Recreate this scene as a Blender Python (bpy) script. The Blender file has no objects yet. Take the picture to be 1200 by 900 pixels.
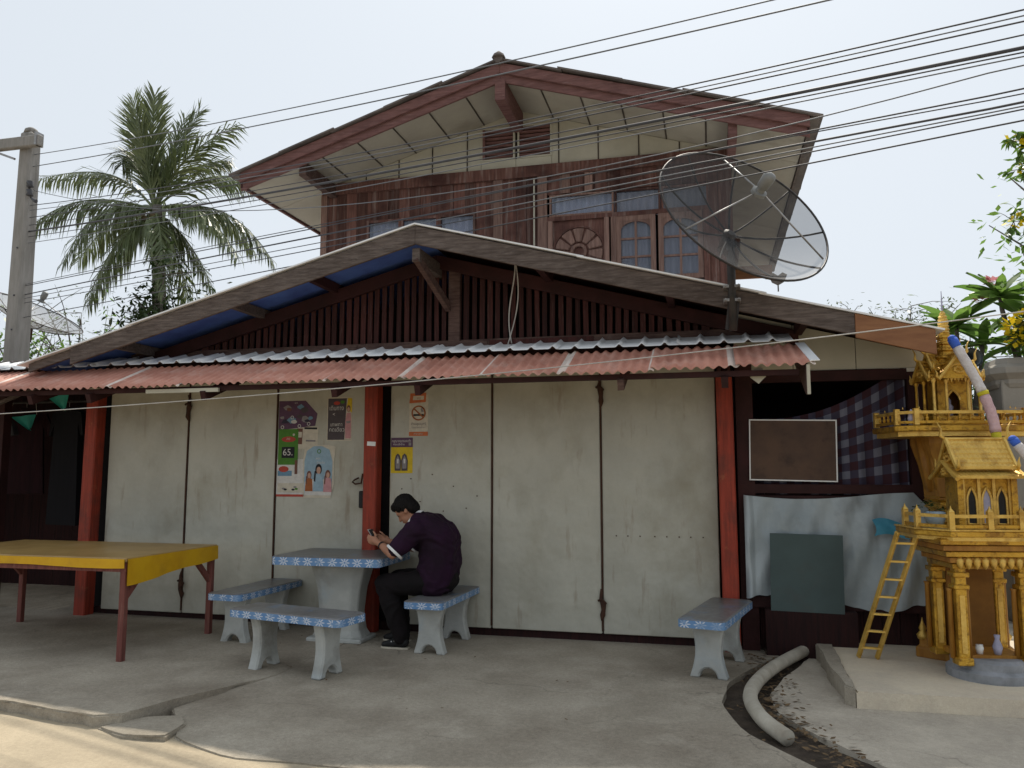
import bpy, bmesh, math, random
import numpy as np
from mathutils import Vector, Matrix
random.seed(7)
R = math.radians
sc = bpy.context.scene
col = sc.collection
# ------------------------------------------------------------------ camera, sky, sun, exposure
cam = bpy.data.cameras.new('camera'); camo = bpy.data.objects.new('camera', cam); col.objects.link(camo)
camo.location = (3.0, -7.1, 1.5); camo.rotation_euler = (R(96.14), 0, R(14)); cam.sensor_width = 36; cam.lens = 27.9
cam.clip_end = 3000; sc.camera = camo
CX, CY = 0.0, 0.665                      # ground shift of a shadow per metre of height
SUN = Vector((-CX, CY, 1)).normalized()  # direction towards the sun (behind the house)
world = bpy.data.worlds.new('World'); sc.world = world; world.use_nodes = True
wn = world.node_tree.nodes; wl = world.node_tree.links
bg = wn['Background']; sky = wn.new('ShaderNodeTexSky'); sky.sky_type = 'NISHITA'; sky.sun_disc = False
sky.sun_elevation = math.asin(SUN.z); sky.sun_rotation = math.atan2(SUN.x, SUN.y)
sky.air_density = 1.0; sky.dust_density = 4.0; sky.ozone_density = 1.0; sky.altitude = 50
hs = wn.new('ShaderNodeHueSaturation'); hs.inputs['Saturation'].default_value = 0.30
wl.new(sky.outputs[0], hs.inputs['Color'])
mixw = wn.new('ShaderNodeMix'); mixw.data_type = 'RGBA'; mixw.inputs['Factor'].default_value = 0.86   # even milky haze over the blue
mixw.inputs['B'].default_value = (5.55, 6.05, 6.60, 1)
wl.new(hs.outputs[0], mixw.inputs['A']); wl.new(mixw.outputs['Result'], bg.inputs['Color'])
bg.inputs['Strength'].default_value = 0.10
sl = bpy.data.lights.new('sun', 'SUN'); sl.energy = 3.6; sl.angle = R(0.6); sl.color = (1, .93, .82)
so = bpy.data.objects.new('sun', sl); col.objects.link(so); so.rotation_euler = SUN.to_track_quat('Z', 'Y').to_euler(); so.location = (0, 20, 30)
sc.view_settings.view_transform = 'Standard'; sc.view_settings.look = 'None'; sc.view_settings.exposure = 0.46; sc.view_settings.gamma = 1
sc.view_settings.use_curve_mapping = False

# ------------------------------------------------------------------ materials
MATS = {}
def mat(name, a, b=None, scale=8, stretch=(1, 1, 1), rough=.75, bump=0., bscale=40, metal=0, var=0., dirt=None, dirt2=None, spec=.25, alpha=None, ramp=(.35, .65), trans=0, grit=0., crack=0., dent=0.):
    m = bpy.data.materials.new(name); m.use_nodes = True; MATS[name] = m
    n = m.node_tree.nodes; l = m.node_tree.links; p = n['Principled BSDF']
    p.inputs['Roughness'].default_value = rough; p.inputs['Metallic'].default_value = metal; p.inputs['Specular IOR Level'].default_value = spec
    if b is None: b = tuple(c * .8 for c in a)
    geo = n.new('ShaderNodeNewGeometry'); mp = n.new('ShaderNodeMapping'); mp.inputs['Scale'].default_value = stretch
    l.new(geo.outputs['Position'], mp.inputs['Vector'])
    def noise(s, det=6, vec=None, ro=.6):
        t = n.new('ShaderNodeTexNoise'); t.inputs['Scale'].default_value = s; t.inputs['Detail'].default_value = det; t.inputs['Roughness'].default_value = ro
        l.new(vec or mp.outputs[0], t.inputs['Vector']); return t
    def mixc(fac, A, B, mode='MIX'):
        x = n.new('ShaderNodeMix'); x.data_type = 'RGBA'; x.blend_type = mode
        for s, v in (('Factor', fac), ('A', A), ('B', B)):
            if isinstance(v, (int, float)): x.inputs[s].default_value = v
            elif isinstance(v, tuple): x.inputs[s].default_value = (*v, 1) if len(v) == 3 else v
            else: l.new(v, x.inputs[s])
        return x.outputs['Result']
    def rmp(src, lo, hi):
        r = n.new('ShaderNodeMapRange'); r.inputs['From Min'].default_value = lo; r.inputs['From Max'].default_value = hi; l.new(src, r.inputs['Value']); return r.outputs[0]
    t = noise(scale); c = mixc(rmp(t.outputs[0], *ramp), tuple(a), tuple(b))
    for d in (dirt, dirt2):
        if d:   # (color, scale, lo, hi, strength, stretch)
            mp2 = n.new('ShaderNodeMapping'); mp2.inputs['Scale'].default_value = d[5] if len(d) > 5 else (1, 1, 1); mp2.inputs['Location'].default_value = (3.1, 7.7, 1.3)
            l.new(geo.outputs['Position'], mp2.inputs['Vector'])
            q = noise(d[1], 5, mp2.outputs[0]); f = rmp(q.outputs[0], d[2], d[3])
            mm = n.new('ShaderNodeMath'); mm.operation = 'MULTIPLY'; mm.inputs[1].default_value = d[4]; l.new(f, mm.inputs[0])
            c = mixc(mm.outputs[0], c, tuple(d[0]))
    if grit:
        q = noise(170, 3, geo.outputs['Position'], .75); q2 = noise(38, 4, geo.outputs['Position'], .7); g = rmp(q.outputs[0], .30, .72); g2 = rmp(q2.outputs[0], .30, .70)
        c = mixc(grit, c, mixc(.5, mixc(g, (.12, .11, .10), (.80, .77, .72)), mixc(g2, (.22, .20, .17), (.66, .63, .58))), 'OVERLAY')
    if crack:
        wv = noise(2.2, 4, geo.outputs['Position']); vv = n.new('ShaderNodeVectorMath'); vv.operation = 'MULTIPLY_ADD'; vv.inputs[1].default_value = (.55, .55, .55); l.new(wv.outputs['Color'], vv.inputs[0]); l.new(geo.outputs['Position'], vv.inputs[2])
        vo = n.new('ShaderNodeTexVoronoi'); vo.feature = 'DISTANCE_TO_EDGE'; vo.inputs['Scale'].default_value = .62; l.new(vv.outputs[0], vo.inputs['Vector']); f = rmp(vo.outputs['Distance'], .0055, .0015)
        mk = noise(.8, 2, geo.outputs['Position']); f2 = rmp(mk.outputs[0], .48, .58); mm = n.new('ShaderNodeMath'); mm.operation = 'MULTIPLY'; l.new(f, mm.inputs[0]); l.new(f2, mm.inputs[1]); m3 = n.new('ShaderNodeMath'); m3.operation = 'MULTIPLY'; m3.inputs[1].default_value = crack; l.new(mm.outputs[0], m3.inputs[0])
        c = mixc(m3.outputs[0], c, (.06, .05, .04))
    if var:
        oi = n.new('ShaderNodeObjectInfo'); h = n.new('ShaderNodeHueSaturation'); r = n.new('ShaderNodeMapRange')
        r.inputs['To Min'].default_value = 1 - var; r.inputs['To Max'].default_value = 1 + var
        l.new(oi.outputs['Random'], r.inputs['Value']); l.new(r.outputs[0], h.inputs['Value']); l.new(c, h.inputs['Color']); c = h.outputs[0]
    l.new(c, p.inputs['Base Color'])
    if bump:
        q = noise(bscale, 6); bp = n.new('ShaderNodeBump'); bp.inputs['Strength'].default_value = bump; bp.inputs['Distance'].default_value = .02
        l.new(q.outputs[0], bp.inputs['Height']); l.new(bp.outputs[0], p.inputs['Normal'])
        if dent:
            q3 = noise(2.6, 3, geo.outputs['Position'], .5); bp3 = n.new('ShaderNodeBump'); bp3.inputs['Strength'].default_value = dent; bp3.inputs['Distance'].default_value = .12; l.new(q3.outputs[0], bp3.inputs['Height']); l.new(bp3.outputs[0], bp.inputs['Normal'])
    if alpha is not None: p.inputs['Alpha'].default_value = alpha
    if trans:
        tr = n.new('ShaderNodeBsdfTranslucent'); l.new(c, tr.inputs['Color']); ms = n.new('ShaderNodeMixShader'); ms.inputs[0].default_value = trans
        l.new(p.outputs[0], ms.inputs[1]); l.new(tr.outputs[0], ms.inputs[2]); l.new(ms.outputs[0], n['Material Output'].inputs[0])
    return m
V = (7, 7, .5)   # grain running up
mat('door', (.44, .43, .36), (.37, .36, .30), 2.2, (1, 1, .6), .5, .10, 30, dirt=((.19, .165, .10), 1.5, .50, .74, .6, (1, 1, .7)), dirt2=((.17, .11, .06), 4, .60, .74, .5, (2.5, 2.5, .4)), var=.05, spec=.45, dent=.35, grit=.12)
mat('redpost', (.34, .050, .026), (.20, .032, .018), 6, V, .6, .25, 30, dirt=((.10, .035, .025), 4, .5, .7, .6), dirt2=((.42, .16, .07), 9, .62, .75, .5))
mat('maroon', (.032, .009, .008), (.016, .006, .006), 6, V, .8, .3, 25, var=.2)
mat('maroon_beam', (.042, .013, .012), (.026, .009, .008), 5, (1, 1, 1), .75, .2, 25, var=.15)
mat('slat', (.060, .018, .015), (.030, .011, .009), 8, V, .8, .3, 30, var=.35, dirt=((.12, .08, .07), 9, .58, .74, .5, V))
mat('greywood', (.155, .125, .11), (.075, .058, .05), 6, (1.0, 8, 9), .85, .4, 30, dirt=((.05, .035, .03), 2, .5, .75, .7), dirt2=((.26, .235, .215), 12, .58, .72, .4, (1, 6, 9)))
mat('rail', (.12, .075, .06), (.055, .03, .026), 6, (1, 8, 8), .85, .3, 30, dirt=((.20, .16, .14), 5, .58, .75, .5))
mat('newboard', (.26, .125, .06), (.20, .09, .045), 4, (1, 6, 6), .7, .15, 30)
mat('blue_under', (.09, .17, .46), (.06, .10, .32), 3, rough=.6, bump=.1)
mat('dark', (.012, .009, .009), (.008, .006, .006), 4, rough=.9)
mat('plank', (.150, .072, .055), (.085, .038, .030), 5, V, .8, .35, 25, var=.38, dirt=((.24, .18, .155), 3, .53, .70, .7, V), dirt2=((.035, .013, .011), 1.8, .50, .68, .8))
mat('frame_wood', (.26, .16, .125), (.15, .085, .068), 6, V, .8, .3, 30, var=.2, dirt=((.27, .20, .17), 8, .56, .7, .4, V))
mat('cementboard', (.49, .465, .375), (.42, .40, .32), 2, rough=.8, bump=.08, var=.04, dirt=((.26, .23, .17), 1.6, .55, .78, .5))
mat('soffit', (.42, .385, .305), (.36, .325, .26), 2, rough=.8, bump=.08, var=.06, dirt=((.16, .13, .10), 1.4, .55, .75, .6))
mat('batten', (.09, .07, .055), (.05, .04, .03), 8, rough=.85)
mat('redbarge', (.20, .100, .090), (.12, .058, .052), 5, (1, 8, 8), .75, .3, 30, dirt=((.30, .19, .17), 6, .56, .72, .5, (1, 6, 6)), dirt2=((.06, .03, .028), 2, .56, .75, .6))
mat('roofsheet', (.82, .83, .83), (.72, .73, .74), 3, rough=.45, bump=.05, dirt=((.25, .2, .17), 3, .58, .75, .5))
mat('roofold', (.17, .145, .13), (.10, .085, .08), 3, rough=.9, bump=.3)
mat('whitesheet', (.86, .87, .87), (.78, .79, .79), 2.5, rough=.4, dirt=((.45, .42, .39), 3.0, .58, .8, .5), bump=.04)
mat('redsheet', (.60, .295, .22), (.48, .215, .155), 3.5, rough=.65, var=.10, dirt=((.66, .43, .35), 5, .50, .70, .6), dirt2=((.28, .12, .085), 2.2, .55, .72, .55), bump=.05)
mat('redsheet_pale', (.78, .70, .62), (.66, .52, .45), 6, rough=.65)
mat('glass', (.16, .2, .25), (.12, .15, .2), 3, rough=.04, spec=.9, alpha=.22)
mat('curtain_pale', (.50, .54, .68), (.42, .44, .58), 4, (6, 6, .3), .8)
mat('curtain_lilac', (.40, .40, .48), (.33, .33, .40), 4, (6, 6, .3), .8)
mat('concrete', (.39, .355, .295), (.305, .275, .225), 2.2, rough=.9, bump=.35, bscale=35, dirt=((.185, .155, .12), .9, .45, .70, .75), dirt2=((.47, .435, .37), 2.8, .54, .76, .5), grit=.6, crack=.35)
mat('concrete_light', (.50, .455, .38), (.40, .36, .30), 2.5, rough=.9, bump=.35, bscale=35, dirt=((.27, .245, .21), 1.3, .50, .75, .7), dirt2=((.60, .56, .48), 5, .6, .75, .5), grit=.45, crack=.25)
mat('pad', (.66, .585, .46), (.56, .50, .40), 2.0, rough=.9, bump=.2, bscale=40, dirt=((.38, .35, .29), 1.5, .52, .75, .6), grit=.35)
mat('road', (.44, .375, .275), (.37, .315, .23), 2.5, rough=.95, bump=.3, bscale=50, dirt=((.25, .2, .14), 1.5, .52, .75, .5), grit=.4)
mat('earth', (.19, .16, .12), (.12, .10, .075), 1.5, rough=.95, bump=.5, bscale=15)
mat('dirt', (.085, .066, .048), (.045, .034, .026), 9, rough=.95, bump=.8, bscale=30)
mat('leaflitter', (.19, .125, .065), (.09, .06, .035), 20, rough=.9, var=.3)
mat('polecon', (.30, .285, .265), (.23, .22, .20), 5, (3, 3, .5), .9, .25, 30, dirt=((.13, .12, .11), 2, .55, .72, .6, (3, 3, .4)))
mat('pedestal', (.46, .47, .44), (.37, .38, .36), 6, rough=.85, bump=.25, bscale=40, dirt=((.17, .155, .125), 3.5, .52, .72, .6), dirt2=((.30, .38, .44), 2.5, .55, .7, .45))
mat('terrazzo', (.20, .20, .20), (.13, .125, .12), 26, rough=.35, bump=.05, dirt=((.10, .085, .07), 3, .45, .7, .7), dirt2=((.10, .20, .34), 7, .56, .68, .5), spec=.4)
mat('yellowcloth', (.62, .36, .010), (.52, .28, .008), 4, rough=.45, bump=.1, bscale=12, dirt=((.28, .15, .02), 3, .55, .75, .5))
mat('tabletop_brown', (.36, .235, .085), (.28, .175, .06), 4, rough=.4, dirt=((.34, .24, .13), 2, .55, .75, .5))
mat('legwood', (.20, .07, .055), (.12, .042, .035), 6, V, .75, .25, 30, dirt=((.28, .15, .12), 7, .58, .72, .5, V))
mat('metal_dark', (.035, .035, .035), (.06, .05, .045), 12, rough=.5, metal=.4)
mat('metal_grey', (.36, .36, .36), (.25, .24, .23), 10, rough=.45, metal=.5)
mat('rust', (.075, .035, .022), (.04, .02, .014), 14, rough=.9, bump=.3)
mat('dishmesh', (.05, .05, .052), (.04, .04, .04), 10, rough=.6, alpha=.55)
mat('dishmesh_far', (.20, .20, .20), (.15, .15, .15), 10, rough=.6, alpha=.55)
mat('lnb', (.24, .245, .24), (.18, .185, .18), 8, rough=.5)
mat('wire', (.085, .088, .098), (.06, .06, .068), 3, rough=.6)
mat('wire_grey', (.17, .18, .20), (.14, .15, .16), 3, rough=.6)
mat('cable_white', (.52, .5, .46), (.42, .4, .37), 8, rough=.6)
mat('gold', (.62, .36, .045), (.46, .25, .025), 9, rough=.30, metal=.60, spec=.5, bump=.5, bscale=70, dirt=((.20, .085, .012), 5, .48, .68, .75), dirt2=((.13, .05, .01), 24, .52, .66, .7))
mat('gold_pale', (.70, .46, .11), (.58, .36, .07), 9, rough=.32, metal=.45, spec=.5, bump=.35, bscale=70, dirt=((.30, .15, .02), 11, .50, .68, .7))
mat('gold_orange', (.38, .185, .03), (.25, .11, .018), 6, (4, 4, .7), .5, .2, 30, dirt=((.20, .07, .015), 4, .5, .7, .6))
mat('goldrecess', (.20, .09, .015), (.14, .06, .01), 8, rough=.7)
mat('lavender', (.42, .40, .50), (.3, .3, .4), 12, rough=.8)
mat('garland', (.66, .62, .60), (.55, .50, .48), 30, rough=.9, bump=.6, bscale=60)
mat('garland_pink', (.60, .42, .42), (.5, .33, .34), 30, rough=.9, bump=.6, bscale=60)
mat('ribbon_blue', (.05, .13, .55), (.04, .10, .42), 20, rough=.7)
mat('ribbon_yellow', (.55, .48, .03), (.45, .38, .02), 20, rough=.7)
mat('ribbon_red', (.55, .04, .04), (.4, .03, .03), 20, rough=.7)
mat('greystone', (.28, .29, .31), (.2, .21, .22), 8, rough=.7, bump=.2, dirt=((.12, .12, .12), 4, .52, .7, .6))
mat('tarp', (.36, .40, .41), (.25, .29, .30), 1.6, rough=.4, bump=.25, bscale=9, dirt=((.13, .13, .12), 2.2, .55, .75, .6), dirt2=((.42, .44, .45), 4, .58, .75, .4))
mat('tarp_blue', (.06, .26, .36), (.05, .2, .29), 5, rough=.5)
mat('tealboard', (.065, .095, .092), (.05, .072, .07), 2, rough=.6, dirt=((.075, .05, .045), 1.2, .5, .7, .7))
mat('brownboard', (.105, .062, .04), (.07, .043, .032), 3, rough=.7, dirt=((.04, .025, .02), 6, .52, .7, .7), bump=.15)
mat('white', (.75, .75, .73), (.65, .65, .63), 10, rough=.6)
mat('black', (.012, .012, .013), (.02, .02, .02), 10, rough=.6)
mat('shirt', (.022, .005, .022), (.012, .004, .011), 5, rough=.9, bump=.3, bscale=14)
mat('trousers', (.008, .005, .006), (.005, .004, .004), 5, rough=.9, bump=.3, bscale=14)
mat('skin', (.40, .20, .125), (.34, .165, .10), 8, rough=.55)
mat('hair', (.006, .005, .005), (.011, .009, .008), 30, (6, 6, 1), .6, .4, 60, spec=.12)
mat('palmleaf', (.17, .20, .09), (.09, .12, .05), 1.5, rough=.42, var=.25, spec=.5, trans=.25)
mat('palmdry', (.17, .13, .055), (.11, .08, .035), 1.5, rough=.6, var=.2, trans=.15)
mat('bark', (.16, .14, .12), (.09, .08, .065), 6, (2, 2, 5), .95, .5, 20)
mat('leafdark', (.045, .072, .022), (.025, .045, .014), 3, rough=.5, trans=.25)
mat('leafbright', (.16, .27, .055), (.095, .185, .035), 3, rough=.4, trans=.5, var=.22, spec=.4)
mat('leafpale', (.13, .17, .085), (.09, .125, .06), 3, rough=.6, trans=.35)
mat('twig', (.17, .15, .13), (.11, .1, .085), 8, rough=.9)
mat('flower_yellow', (.82, .66, .03), (.78, .56, .02), 10, rough=.6, trans=.3)
mat('flower_pink', (.62, .22, .26), (.7, .35, .38), 10, rough=.6, trans=.3)
mat('plaster', (.31, .285, .245), (.25, .23, .20), 3, rough=.9, bump=.15, dirt=((.2, .18, .15), 2.5, .55, .75, .6, (2, 2, .6)))
mat('iron', (.07, .035, .026), (.04, .022, .018), 10, rough=.7)
mat('gutter', (.30, .37, .42), (.24, .30, .35), 6, rough=.5)
mat('pipe', (.46, .425, .35), (.35, .32, .26), 7, rough=.7, bump=.15, dirt=((.24, .2, .15), 4, .52, .72, .6))
mat('turquoise', (.045, .38, .31), (.035, .28, .23), 5, rough=.6, trans=.3)
mat('cloth_dark', (.008, .007, .009), (.005, .005, .006), 4, V, .9)
mat('cloth_maroon', (.026, .007, .009), (.014, .005, .006), 4, V, .9)
mat('cloth_grey', (.04, .038, .04), (.022, .02, .022), 4, V, .9)
mat('pinkpaper', (.60, .38, .36), (.55, .34, .33), 10, rough=.7)
mat('farroof', (.24, .215, .19), (.17, .15, .135), 6, (1, 1, 1), .9, .3, 10)
mat('farwall', (.30, .285, .25), (.25, .24, .21), 2)
for nm, c in dict(p_navy=(.035, .03, .05), p_white=(.60, .58, .54), p_blue=(.28, .40, .48), p_green=(.07, .20, .025), p_black=(.012, .012, .014), p_yellow=(.62, .44, .02), p_orange=(.52, .14, .05),
                  p_red=(.42, .06, .04), p_skin=(.50, .30, .22), p_pink=(.52, .26, .27), p_grey=(.24, .22, .22), p_cream=(.55, .50, .40), p_purple=(.10, .05, .09), p_cyan=(.14, .26, .36), p_brown=(.16, .07, .05), p_rust=(.32, .10, .03), p_darkgrey=(.075, .06, .065)).items():
    mat(nm, c, tuple(x * .82 for x in c), 25, rough=.6)

def petal_mat(name):   # blue painted edge with a row of white six-petalled flowers, driven by the edge's own UV
    m = bpy.data.materials.new(name); m.use_nodes = True; n = m.node_tree.nodes; l = m.node_tree.links; p = n['Principled BSDF']; p.inputs['Roughness'].default_value = .45
    uv = n.new('ShaderNodeUVMap'); sp = n.new('ShaderNodeSeparateXYZ'); l.new(uv.outputs[0], sp.inputs[0])
    def ma(op, a, b=None):
        x = n.new('ShaderNodeMath'); x.operation = op
        for i, v in enumerate((a, b)):
            if v is None: continue
            if isinstance(v, (int, float)): x.inputs[i].default_value = v
            else: l.new(v, x.inputs[i])
        return x.outputs[0]
    u = ma('SUBTRACT', ma('FRACT', ma('DIVIDE', sp.outputs[0], .115)), .5); v = ma('MULTIPLY', ma('SUBTRACT', sp.outputs[1], .5), .62)
    r = ma('SQRT', ma('ADD', ma('MULTIPLY', u, u), ma('MULTIPLY', v, v))); th = ma('ARCTAN2', v, u)
    k = ma('POWER', ma('ABSOLUTE', ma('COSINE', ma('MULTIPLY', th, 4))), 1.6)
    pet = ma('MULTIPLY', ma('LESS_THAN', r, ma('ADD', .05, ma('MULTIPLY', k, .36))), ma('GREATER_THAN', r, .07))
    geo = n.new('ShaderNodeNewGeometry'); ns = n.new('ShaderNodeTexNoise'); ns.inputs['Scale'].default_value = 13; ns.inputs['Detail'].default_value = 5; l.new(geo.outputs['Position'], ns.inputs['Vector'])
    wear = ma('LESS_THAN', ns.outputs[0], .53)
    mr = n.new('ShaderNodeMix'); mr.data_type = 'RGBA'; l.new(ns.outputs[0], mr.inputs['Factor']); mr.inputs['A'].default_value = (.05, .18, .42, 1); mr.inputs['B'].default_value = (.18, .29, .43, 1)
    mx = n.new('ShaderNodeMix'); mx.data_type = 'RGBA'; l.new(ma('MULTIPLY', pet, ma('ADD', .18, ma('MULTIPLY', wear, .55))), mx.inputs['Factor']); l.new(mr.outputs['Result'], mx.inputs['A']); mx.inputs['B'].default_value = (.66, .68, .70, 1)
    l.new(mx.outputs['Result'], p.inputs['Base Color']); MATS[name] = m
petal_mat('flower_edge')
def check_mat(name):   # woven check cloth: stripes both ways in UV metres
    m = bpy.data.materials.new(name); m.use_nodes = True; n = m.node_tree.nodes; l = m.node_tree.links; p = n['Principled BSDF']; p.inputs['Roughness'].default_value = .9
    uv = n.new('ShaderNodeUVMap'); sp = n.new('ShaderNodeSeparateXYZ'); l.new(uv.outputs[0], sp.inputs[0])
    def ma(op, a, b=None):
        x = n.new('ShaderNodeMath'); x.operation = op
        for i, v in enumerate((a, b)):
            if v is None: continue
            if isinstance(v, (int, float)): x.inputs[i].default_value = v
            else: l.new(v, x.inputs[i])
        return x.outputs[0]
    sx = ma('GREATER_THAN', ma('FRACT', ma('DIVIDE', sp.outputs[0], .13)), .52); sy = ma('GREATER_THAN', ma('FRACT', ma('DIVIDE', sp.outputs[1], .155)), .52)
    s = ma('MULTIPLY', ma('ADD', sx, sy), .5)
    cr = n.new('ShaderNodeValToRGB'); l.new(s, cr.inputs[0]); e = cr.color_ramp; e.interpolation = 'CONSTANT'
    e.elements[0].color = (.038, .010, .016, 1); e.elements[1].position = .75; e.elements[1].color = (.14, .145, .185, 1); q = e.elements.new(.3); q.color = (.042, .035, .060, 1)
    l.new(cr.outputs[0], p.inputs['Base Color']); MATS[name] = m
check_mat('checkcloth')

# ------------------------------------------------------------------ mesh builder
class MB:
    def __init__(s): s.v = []; s.f = []; s.mi = []; s.uv = None; s.m = 0
    def add(s, vs, fs):
        o = len(s.v); s.v += [tuple(x) for x in vs]; s.f += [tuple(i + o for i in q) for q in fs]; s.mi += [s.m] * len(fs); return s
    def box(s, c, d, rot=None):
        a, b, h = d[0] / 2, d[1] / 2, d[2] / 2
        vs = [Vector((x * a, y * b, z * h)) for x in (-1, 1) for y in (-1, 1) for z in (-1, 1)]
        if rot is not None: vs = [rot @ v for v in vs]
        return s.add([v + Vector(c) for v in vs], [(0, 1, 3, 2), (4, 6, 7, 5), (0, 4, 5, 1), (2, 3, 7, 6), (0, 2, 6, 4), (1, 5, 7, 3)])
    def bx(s, x0, x1, y0, y1, z0, z1): return s.box(((x0 + x1) / 2, (y0 + y1) / 2, (z0 + z1) / 2), (abs(x1 - x0), abs(y1 - y0), abs(z1 - z0)))
    def bar(s, p, q, w, h, up=(0, 0, 1)):
        p, q = Vector(p), Vector(q); d = (q - p); L = d.length; x = d.normalized(); y = Vector(up).cross(x)
        if y.length < 1e-4: y = Vector((0, 1, 0)).cross(x)
        y.normalize(); z = x.cross(y); return s.box((p + q) / 2, (L, w, h), Matrix((x, y, z)).transposed())
    def tube(s, pts, r, n=8, caps=True):
        pts = [Vector(p) for p in pts]; rs = r if isinstance(r, (list, tuple)) else [r] * len(pts); o = len(s.v); vs = []; fs = []; prev = None
        for i, p in enumerate(pts):
            t = (pts[min(i + 1, len(pts) - 1)] - pts[max(i - 1, 0)]).normalized()
            if prev is None: a = t.cross(Vector((0, 0, 1)) if abs(t.z) < .9 else Vector((1, 0, 0))).normalized()
            else: a = (prev - t * prev.dot(t)).normalized()
            prev = a; b = t.cross(a)
            vs += [p + (a * math.cos(2 * math.pi * k / n) + b * math.sin(2 * math.pi * k / n)) * rs[i] for k in range(n)]
        for i in range(len(pts) - 1):
            for k in range(n): fs.append((i * n + k, i * n + (k + 1) % n, (i + 1) * n + (k + 1) % n, (i + 1) * n + k))
        if caps: fs += [tuple(range(n))[::-1], tuple((len(pts) - 1) * n + k for k in range(n))]
        return s.add(vs, fs)
    def lathe(s, prof, c=(0, 0, 0), n=16, sq=False):
        vs = []; fs = []
        for r, z in prof:
            for k in range(n):
                a = 2 * math.pi * (k + .5) / n; k2 = 1 / max(abs(math.cos(a)), abs(math.sin(a))) if sq else 1
                vs.append((c[0] + r * math.cos(a) * k2, c[1] + r * math.sin(a) * k2, c[2] + z))
        for i in range(len(prof) - 1):
            for k in range(n): fs.append((i * n + k, i * n + (k + 1) % n, (i + 1) * n + (k + 1) % n, (i + 1) * n + k))
        fs += [tuple(range(n))[::-1], tuple((len(prof) - 1) * n + k for k in range(n))]
        return s.add(vs, fs)
    def prism(s, poly, fn, t0, t1):   # poly in 2-D, fn(a,b,t) -> 3-D
        n = len(poly); vs = [fn(a, b, t0) for a, b in poly] + [fn(a, b, t1) for a, b in poly]
        return s.add(vs, [tuple(range(n))[::-1], tuple(range(n, 2 * n))] + [(i, (i + 1) % n, n + (i + 1) % n, n + i) for i in range(n)])
    def grid(s, fn, nu, nv):
        vs = [fn(i / nu, j / nv) for j in range(nv + 1) for i in range(nu + 1)]
        return s.add(vs, [(j * (nu + 1) + i, j * (nu + 1) + i + 1, (j + 1) * (nu + 1) + i + 1, (j + 1) * (nu + 1) + i) for j in range(nv) for i in range(nu)])
    def mesh(s, name, mats, smooth=False):
        me = bpy.data.meshes.new(name); me.from_pydata([tuple(v) for v in s.v], [], s.f)
        for m in (mats if isinstance(mats, (list, tuple)) else [mats]): me.materials.append(MATS[m])
        if any(s.mi): me.polygons.foreach_set('material_index', s.mi)
        if smooth: me.polygons.foreach_set('use_smooth', [True] * len(s.f))
        me.update(); return me
    def build(s, name, mats, parent=None, smooth=False, bevel=0, loc=None, rz=0):
        me = s.mesh(name, mats, smooth)
        if bevel:
            bm = bmesh.new(); bm.from_mesh(me); bmesh.ops.remove_doubles(bm, verts=bm.verts, dist=1e-5)
            bmesh.ops.bevel(bm, geom=[e for e in bm.edges if len(e.link_faces) == 2 and e.calc_face_angle(0) > .5], offset=bevel, segments=1, affect='EDGES', clamp_overlap=True); bm.to_mesh(me); bm.free()
        return put(name, me, parent, loc, rz)
def put(name, me, parent=None, loc=None, rz=0):
    o = bpy.data.objects.new(name, me); col.objects.link(o)
    if parent: o.parent = parent
    if loc is not None: o.location = loc
    if rz: o.rotation_euler.z = rz
    return o
def tag(o, label=None, cat=None, group=None, kind=None):
    for k, v in (('label', label), ('category', cat), ('group', group), ('kind', kind)):
        if v: o[k] = v
    return o
def thing(name, label, cat, loc=(0, 0, 0), rz=0, group=None):
    o = put(name, None, None, loc, rz); o.empty_display_size = .2; return tag(o, label, cat, group)
def structure(o): o['kind'] = 'structure'; return o
def copy_tree(o, parent=None):
    c = o.copy(); col.objects.link(c); c.parent = parent
    for ch in list(o.children): copy_tree(ch, c)
    return c
def rn(a, b): return random.uniform(a, b)
def bez(p0, p1, p2, p3, n):
    p0, p1, p2, p3 = map(Vector, (p0, p1, p2, p3)); out = []
    for i in range(n + 1):
        t = i / n; out.append(p0 * (1 - t) ** 3 + p1 * 3 * t * (1 - t) ** 2 + p2 * 3 * t * t * (1 - t) + p3 * t ** 3)
    return out
def noisy(pts, amp, sub=6):   # subdivide a 2-D outline with ragged noise
    out = []
    for i in range(len(pts)):
        a, b = Vector(pts[i]), Vector(pts[(i + 1) % len(pts)]); L = (b - a).length; k = max(1, min(sub * 8, int(L * sub)))
        for j in range(k):
            p = a.lerp(b, j / k); out.append((p.x + (rn(-amp, amp) if j else 0), p.y + (rn(-amp, amp) if j else 0)))
    return out

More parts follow.
